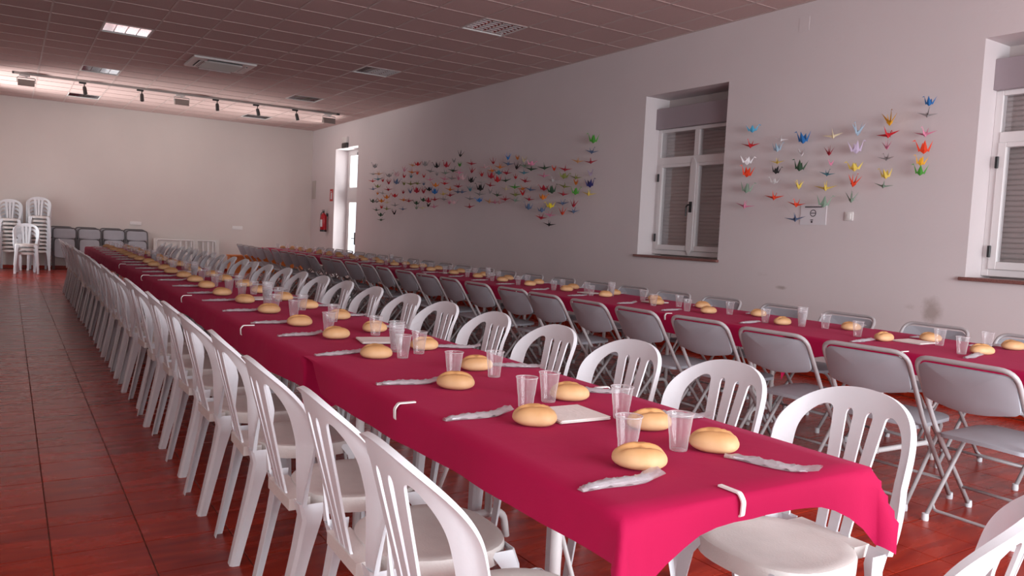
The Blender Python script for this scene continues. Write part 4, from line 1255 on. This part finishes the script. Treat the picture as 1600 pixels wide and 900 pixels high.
put('small_mark', mesh_of('small_mark', bm, M_INK), r)
p = on_x(1327, 338, WX)
r = tag(empty('wall_switch', (WX, p.y, p.z)), 'small white switch on the wall right of the notice sheet', 'switch')
put('plate', box_me('plate', (-0.012, 0, -0.045, 0.045, -0.042, 0.042), M_SWITCH, 0.004), r)
put('rocker', box_me('rocker', (-0.018, -0.011, -0.026, 0.026, -0.026, 0.026), M_SWITCH, 0.003), r)
p = on_x(1257, 38, WX)
tag(put('cover_plate', box_me('cover_plate', (-0.003, 0, -0.06, 0.06, -0.07, 0.07), M_WALL_R), None, (WX, p.y, p.z)), 'faint square cover plate high on the right wall', 'cover plate')

# ------------------------------------------------------------------ folded paper cranes on the right wall
COL = {'red': (196, 22, 34), 'crimson': (168, 18, 44), 'orange red': (224, 62, 24), 'orange': (216, 122, 34), 'pale orange': (214, 160, 110), 'amber': (232, 170, 36), 'yellow': (232, 206, 96),
       'bright yellow': (236, 214, 40), 'cream': (226, 212, 176), 'green': (70, 150, 50), 'olive': (130, 134, 66), 'dark green': (44, 74, 50), 'grey green': (128, 150, 132), 'teal': (70, 128, 142),
       'sky blue': (72, 160, 196), 'blue': (36, 110, 178), 'slate blue': (88, 108, 140), 'pale blue': (160, 186, 204), 'navy': (24, 24, 92), 'grey': (146, 142, 142), 'pale grey': (190, 186, 186), 'white': (230, 228, 230),
       'pink': (220, 136, 164), 'pale pink': (218, 176, 180), 'lilac': (196, 180, 206), 'black': (18, 16, 18)}
def crane_mesh(kind, col):
    """origami crane; x = wing direction, y = neck(+)/tail(-), z up; a short thread holds it to the wall"""
    bm = bmesh.new()
    def tri(*p): bm.faces.new([bm.verts.new(q_) for q_ in p])
    k = {'w': (1.0, 0.10, 0.62), 'v': (0.62, 0.72, 0.95), 'b': (0.42, 0.42, 0.62)}[kind]
    ws, wz, nk = k
    s = 0.105
    # body: diamond keel
    top = (0, 0, 0.20 * s); keel = (0, 0, -0.30 * s)
    f, b_ = (0, 0.42 * s, 0.06 * s), (0, -0.42 * s, 0.06 * s); l, r_ = (-0.26 * s, 0, 0.02 * s), (0.26 * s, 0, 0.02 * s)
    for a, c in ((f, l), (l, b_), (b_, r_), (r_, f)):
        tri(a, c, top); tri(a, c, keel)
    for sx in (-1, 1):
        tip = (sx * ws * s, 0.03 * s, (wz + 0.10) * s)
        a, c = (sx * 0.08 * s, 0.30 * s, 0.02 * s), (sx * 0.08 * s, -0.30 * s, 0.02 * s)
        m_ = (sx * 0.12 * s, 0.0, -0.14 * s)
        tri(a, c, tip); tri(a, m_, tip); tri(c, m_, tip)
    for sy in (1, -1):
        t = (0, sy * 0.72 * s, nk * s)
        a, c, d = (-0.07 * s, sy * 0.26 * s, 0.0), (0.07 * s, sy * 0.26 * s, 0.0), (0, sy * 0.42 * s, -0.12 * s)
        tri(a, c, t); tri(a, d, t); tri(c, d, t)
        if sy > 0:
            e = (0, sy * 0.98 * s, (nk - 0.14) * s)
            tri((-0.02 * s, sy * 0.68 * s, (nk - 0.12) * s), t, e); tri((0.02 * s, sy * 0.68 * s, (nk - 0.12) * s), t, e)
    return mesh_of('paper_crane', bm, mat('paper_' + col.replace(' ', '_'), COL[col], 0.7))
CR = {}
THREAD = mat('pale_thread', (210, 205, 205), 0.8)
def crane(px, py, col, kind, label, group, small=1.0):
    off = 0.19 if 1235 < px < 1300 and py > 308 else 0.115
    p = on_x(px, py, WX - off)
    if (kind, col) not in CR: CR[kind, col] = crane_mesh(kind, col)
    o = put('paper_crane', CR[kind, col], None, p)
    va = math.atan2(p.x, p.y)                       # bearing of the view line
    # most cranes face roughly along the room: wings across it, turned at random
    yaw = -va + R.uniform(-0.45, 0.45)
    if kind != 'w' and R.random() < 0.6: yaw += math.pi / 2
    if R.random() < 0.5: yaw += math.pi
    o.rotation_euler = (R.uniform(-0.15, 0.15), R.uniform(-0.16, 0.16), yaw)
    sc = R.uniform(0.92, 1.08) * small; o.scale = (sc, sc, sc)
    tag(o, label, 'paper crane', group)
    bm = bmesh.new(); mi = (Matrix.Translation(p) @ o.rotation_euler.to_matrix().to_4x4() @ Matrix.Diagonal((sc, sc, sc, 1))).inverted()
    tube(bm, [mi @ p, mi @ Vector((WX + 0.002, p.y + (0.30 if 1235 < px < 1300 and py > 308 else 0.0), p.z + (0.16 if 1235 < px < 1300 and py > 308 else 0.01)))], 0.0008, 4)
    put('thread', mesh_of('thread', bm, THREAD), o)

A = (570, 230, 7.5); B = (650, 230, 7.5); D = (720, 220, 7.5); E_ = (830, 200, 5.29); G1 = (1140, 160, 4.5); G2 = (1280, 140, 4.09)
SMALL = {
 A: [(118,232,'grey','v'),(97,315,'pale grey','w'),(163,313,'pale orange','w'),(285,338,'grey','b'),(373,330,'pale pink','v'),(463,272,'pink','v'),(560,212,'pale orange','w'),(620,203,'red','b'),(705,208,'grey','v'),(845,228,'black','v'),
     (553,293,'orange','w'),(615,305,'orange red','b'),(768,282,'grey','w'),(845,320,'grey','b'),(460,345,'red','b'),(543,345,'teal','b'),(692,343,'red','b'),(93,397,'red','w'),(155,375,'teal','w'),(210,393,'red','b'),(280,420,'crimson','v'),
     (370,418,'slate blue','v'),(460,430,'olive','b'),(537,430,'olive','w'),(615,425,'olive','w'),(690,432,'slate blue','b'),(765,380,'pink','w'),(830,450,'orange','b'),(150,463,'olive','b'),(97,490,'slate blue','w'),(275,497,'crimson','w'),
     (150,542,'orange','b'),(207,540,'pale grey','w'),(450,530,'crimson','b'),(533,525,'slate blue','v'),(608,520,'crimson','v'),(688,525,'crimson','v'),(755,498,'black','b'),(820,533,'blue','v'),(258,590,'orange','b'),(352,573,'red','b'),
     (455,617,'orange','w'),(515,630,'crimson','w'),(95,637,'dark green','b'),(140,638,'grey','w'),(195,633,'orange','b'),(260,648,'cream','w'),(355,680,'grey','w'),(195,705,'red','b'),(135,735,'dark green','w'),(255,722,'olive','w'),
     (605,660,'dark green','b'),(685,622,'dark green','b'),(745,635,'crimson','v'),(820,612,'crimson','w'),(743,683,'black','b'),(810,697,'pink','w'),(445,725,'slate blue','w'),(605,712,'grey green','b'),(675,712,'cream','w'),(345,777,'black','v'),
     (185,797,'dark green','b'),(190,852,'dark green','w')],
 B: [(355,220,'crimson','v'),(445,165,'grey','b'),(520,95,'black','v'),(513,210,'green','b'),(345,302,'grey green','w'),(435,275,'dark green','w'),(505,298,'pink','w'),(335,373,'pink','w'),(420,365,'grey','w'),(500,370,'pink','v'),(545,368,'pale pink','v'),
     (335,425,'red','w'),(495,460,'crimson','w'),(400,495,'orange','w'),(320,548,'yellow','w'),(400,562,'crimson','w'),(490,523,'slate blue','w'),(540,525,'slate blue','w'),(330,610,'grey','w'),(390,652,'pink','b'),(438,652,'pale pink','b')],
 D: [(125,268,'crimson','w'),(128,360,'crimson','v'),(120,475,'black','v'),(245,400,'red','b'),(280,310,'pale pink','w'),(240,483,'pale grey','w'),(110,575,'teal','v'),(228,568,'black','v'),(222,625,'grey','w'),(105,678,'grey','w'),(218,703,'blue','b'),
     (103,772,'crimson','w'),(380,255,'crimson','v'),(460,308,'orange','w'),(368,350,'orange','w'),(445,380,'teal','b'),(535,378,'crimson','w'),(355,425,'crimson','v'),(430,468,'red','v'),(525,465,'dark green','w'),(345,520,'crimson','w'),
     (553,205,'blue','v'),(665,205,'orange','b'),(555,270,'slate blue','w'),(655,315,'black','v'),(745,295,'grey green','w'),(825,275,'pink','b'),(825,332,'dark green','w'),(740,375,'teal','w'),(642,428,'red','b'),(755,470,'crimson','w'),
     (530,563,'cream','w'),(632,542,'green','w'),(725,562,'orange','w'),(815,572,'slate blue','w'),(345,602,'grey','b'),(428,635,'dark green','w'),(640,632,'olive','w'),(725,622,'red','v'),(335,712,'pale orange','w'),(400,720,'pink','w'),
     (520,685,'crimson','w'),(640,700,'grey green','w'),(800,685,'crimson','w'),(792,788,'slate blue','v'),(455,722,'pale pink','w'),(740,230,'cream','b')],
 E_: [(110,330,'dark green','w'),(190,340,'orange red','b'),(280,342,'crimson','w'),(105,395,'pink','w'),(270,403,'olive','b'),(370,410,'olive','w'),(180,435,'pale grey','w'),(370,455,'orange','b'),(105,503,'crimson','b'),(170,525,'dark green','v'),
      (275,483,'olive','w'),(265,547,'crimson','w'),(365,537,'green','v'),(97,578,'orange','b'),(260,623,'slate blue','w'),(350,640,'crimson','v'),(158,648,'bright yellow','b'),(87,683,'slate blue','b'),(258,703,'orange red','v'),(350,690,'slate blue','w'),
      (82,742,'crimson','w'),(155,720,'pink','w'),(148,798,'black','w'),(385,275,'pale orange','w'),(492,280,'crimson','w'),(513,108,'green','v'),(500,197,'slate blue','w'),(490,380,'lilac','b'),(485,475,'navy','v'),(475,545,'yellow','w')]}
pts = [(ox + x / s, oy + y / s, c, k) for (ox, oy, s), l in SMALL.items() for x, y, c, k in l]
BIG = {
 G1: [(160,195,'sky blue','b'),(147,303,'red','w'),(122,420,'white','b'),(122,508,'orange red','v'),(118,620,'grey green','v'),(105,728,'pink','w'),(360,262,'white','w'),(335,333,'pale blue','v'),(335,420,'yellow','w'),(325,490,'black','v'),(313,560,'pale grey','b'),
      (312,668,'orange red','w'),(517,270,'blue','v'),(503,362,'white','b'),(492,465,'dark green','v'),(487,590,'yellow','b'),(470,718,'orange red','w'),(460,820,'slate blue','w')],
 G2: [(88,297,'cream','w'),(63,408,'crimson','v'),(75,475,'pink','b'),(50,540,'teal','w'),(40,628,'yellow','w'),(28,735,'grey green','v'),(247,275,'pale blue','v'),(235,390,'lilac','v'),(225,503,'yellow','b'),(218,603,'orange red','v'),(205,705,'grey green','v'),
      (450,210,'amber','v'),(440,290,'red','w'),(433,370,'pink','v'),(428,440,'grey','w'),(425,555,'yellow','v'),(410,615,'grey green','w'),(703,90,'blue','v'),(690,163,'grey','w'),(678,283,'pink','w'),(668,390,'orange red','v'),(648,472,'amber','v'),(645,533,'green','v')]}
bigs = [(ox + x / s, oy + y / s, c, k) for (ox, oy, s), l in BIG.items() for x, y, c, k in l]
def columns(P, gap):
    P = sorted(P); cols = [[P[0]]]
    for p in P[1:]:
        if p[0] - cols[-1][0][0] > gap: cols.append([p])
        else: cols[-1].append(p)
    return [sorted(c, key=lambda q_: q_[1]) for c in cols]
for ci, c in enumerate(columns(pts, 10.5)):
    for ri, (x, y, col, k) in enumerate(c):
        crane(x, y, col, k, '%s paper crane, %s from the top in the %s column from the glazed door' % (col, ORD[ri + 1], ORD[ci + 1]), 'paper cranes between the glazed door and the window')
for ci, c in enumerate(columns(bigs, 22)):
    for ri, (x, y, col, k) in enumerate(c):
        crane(x, y, col, k, '%s paper crane between the windows, %s from the top in the %s column' % (col, ORD[ri + 1], ORD[ci + 1]), 'paper cranes between the two windows',
              0.74 if any(0 < abs(y - q_[1]) < 18 for q_ in c) else 1.0)
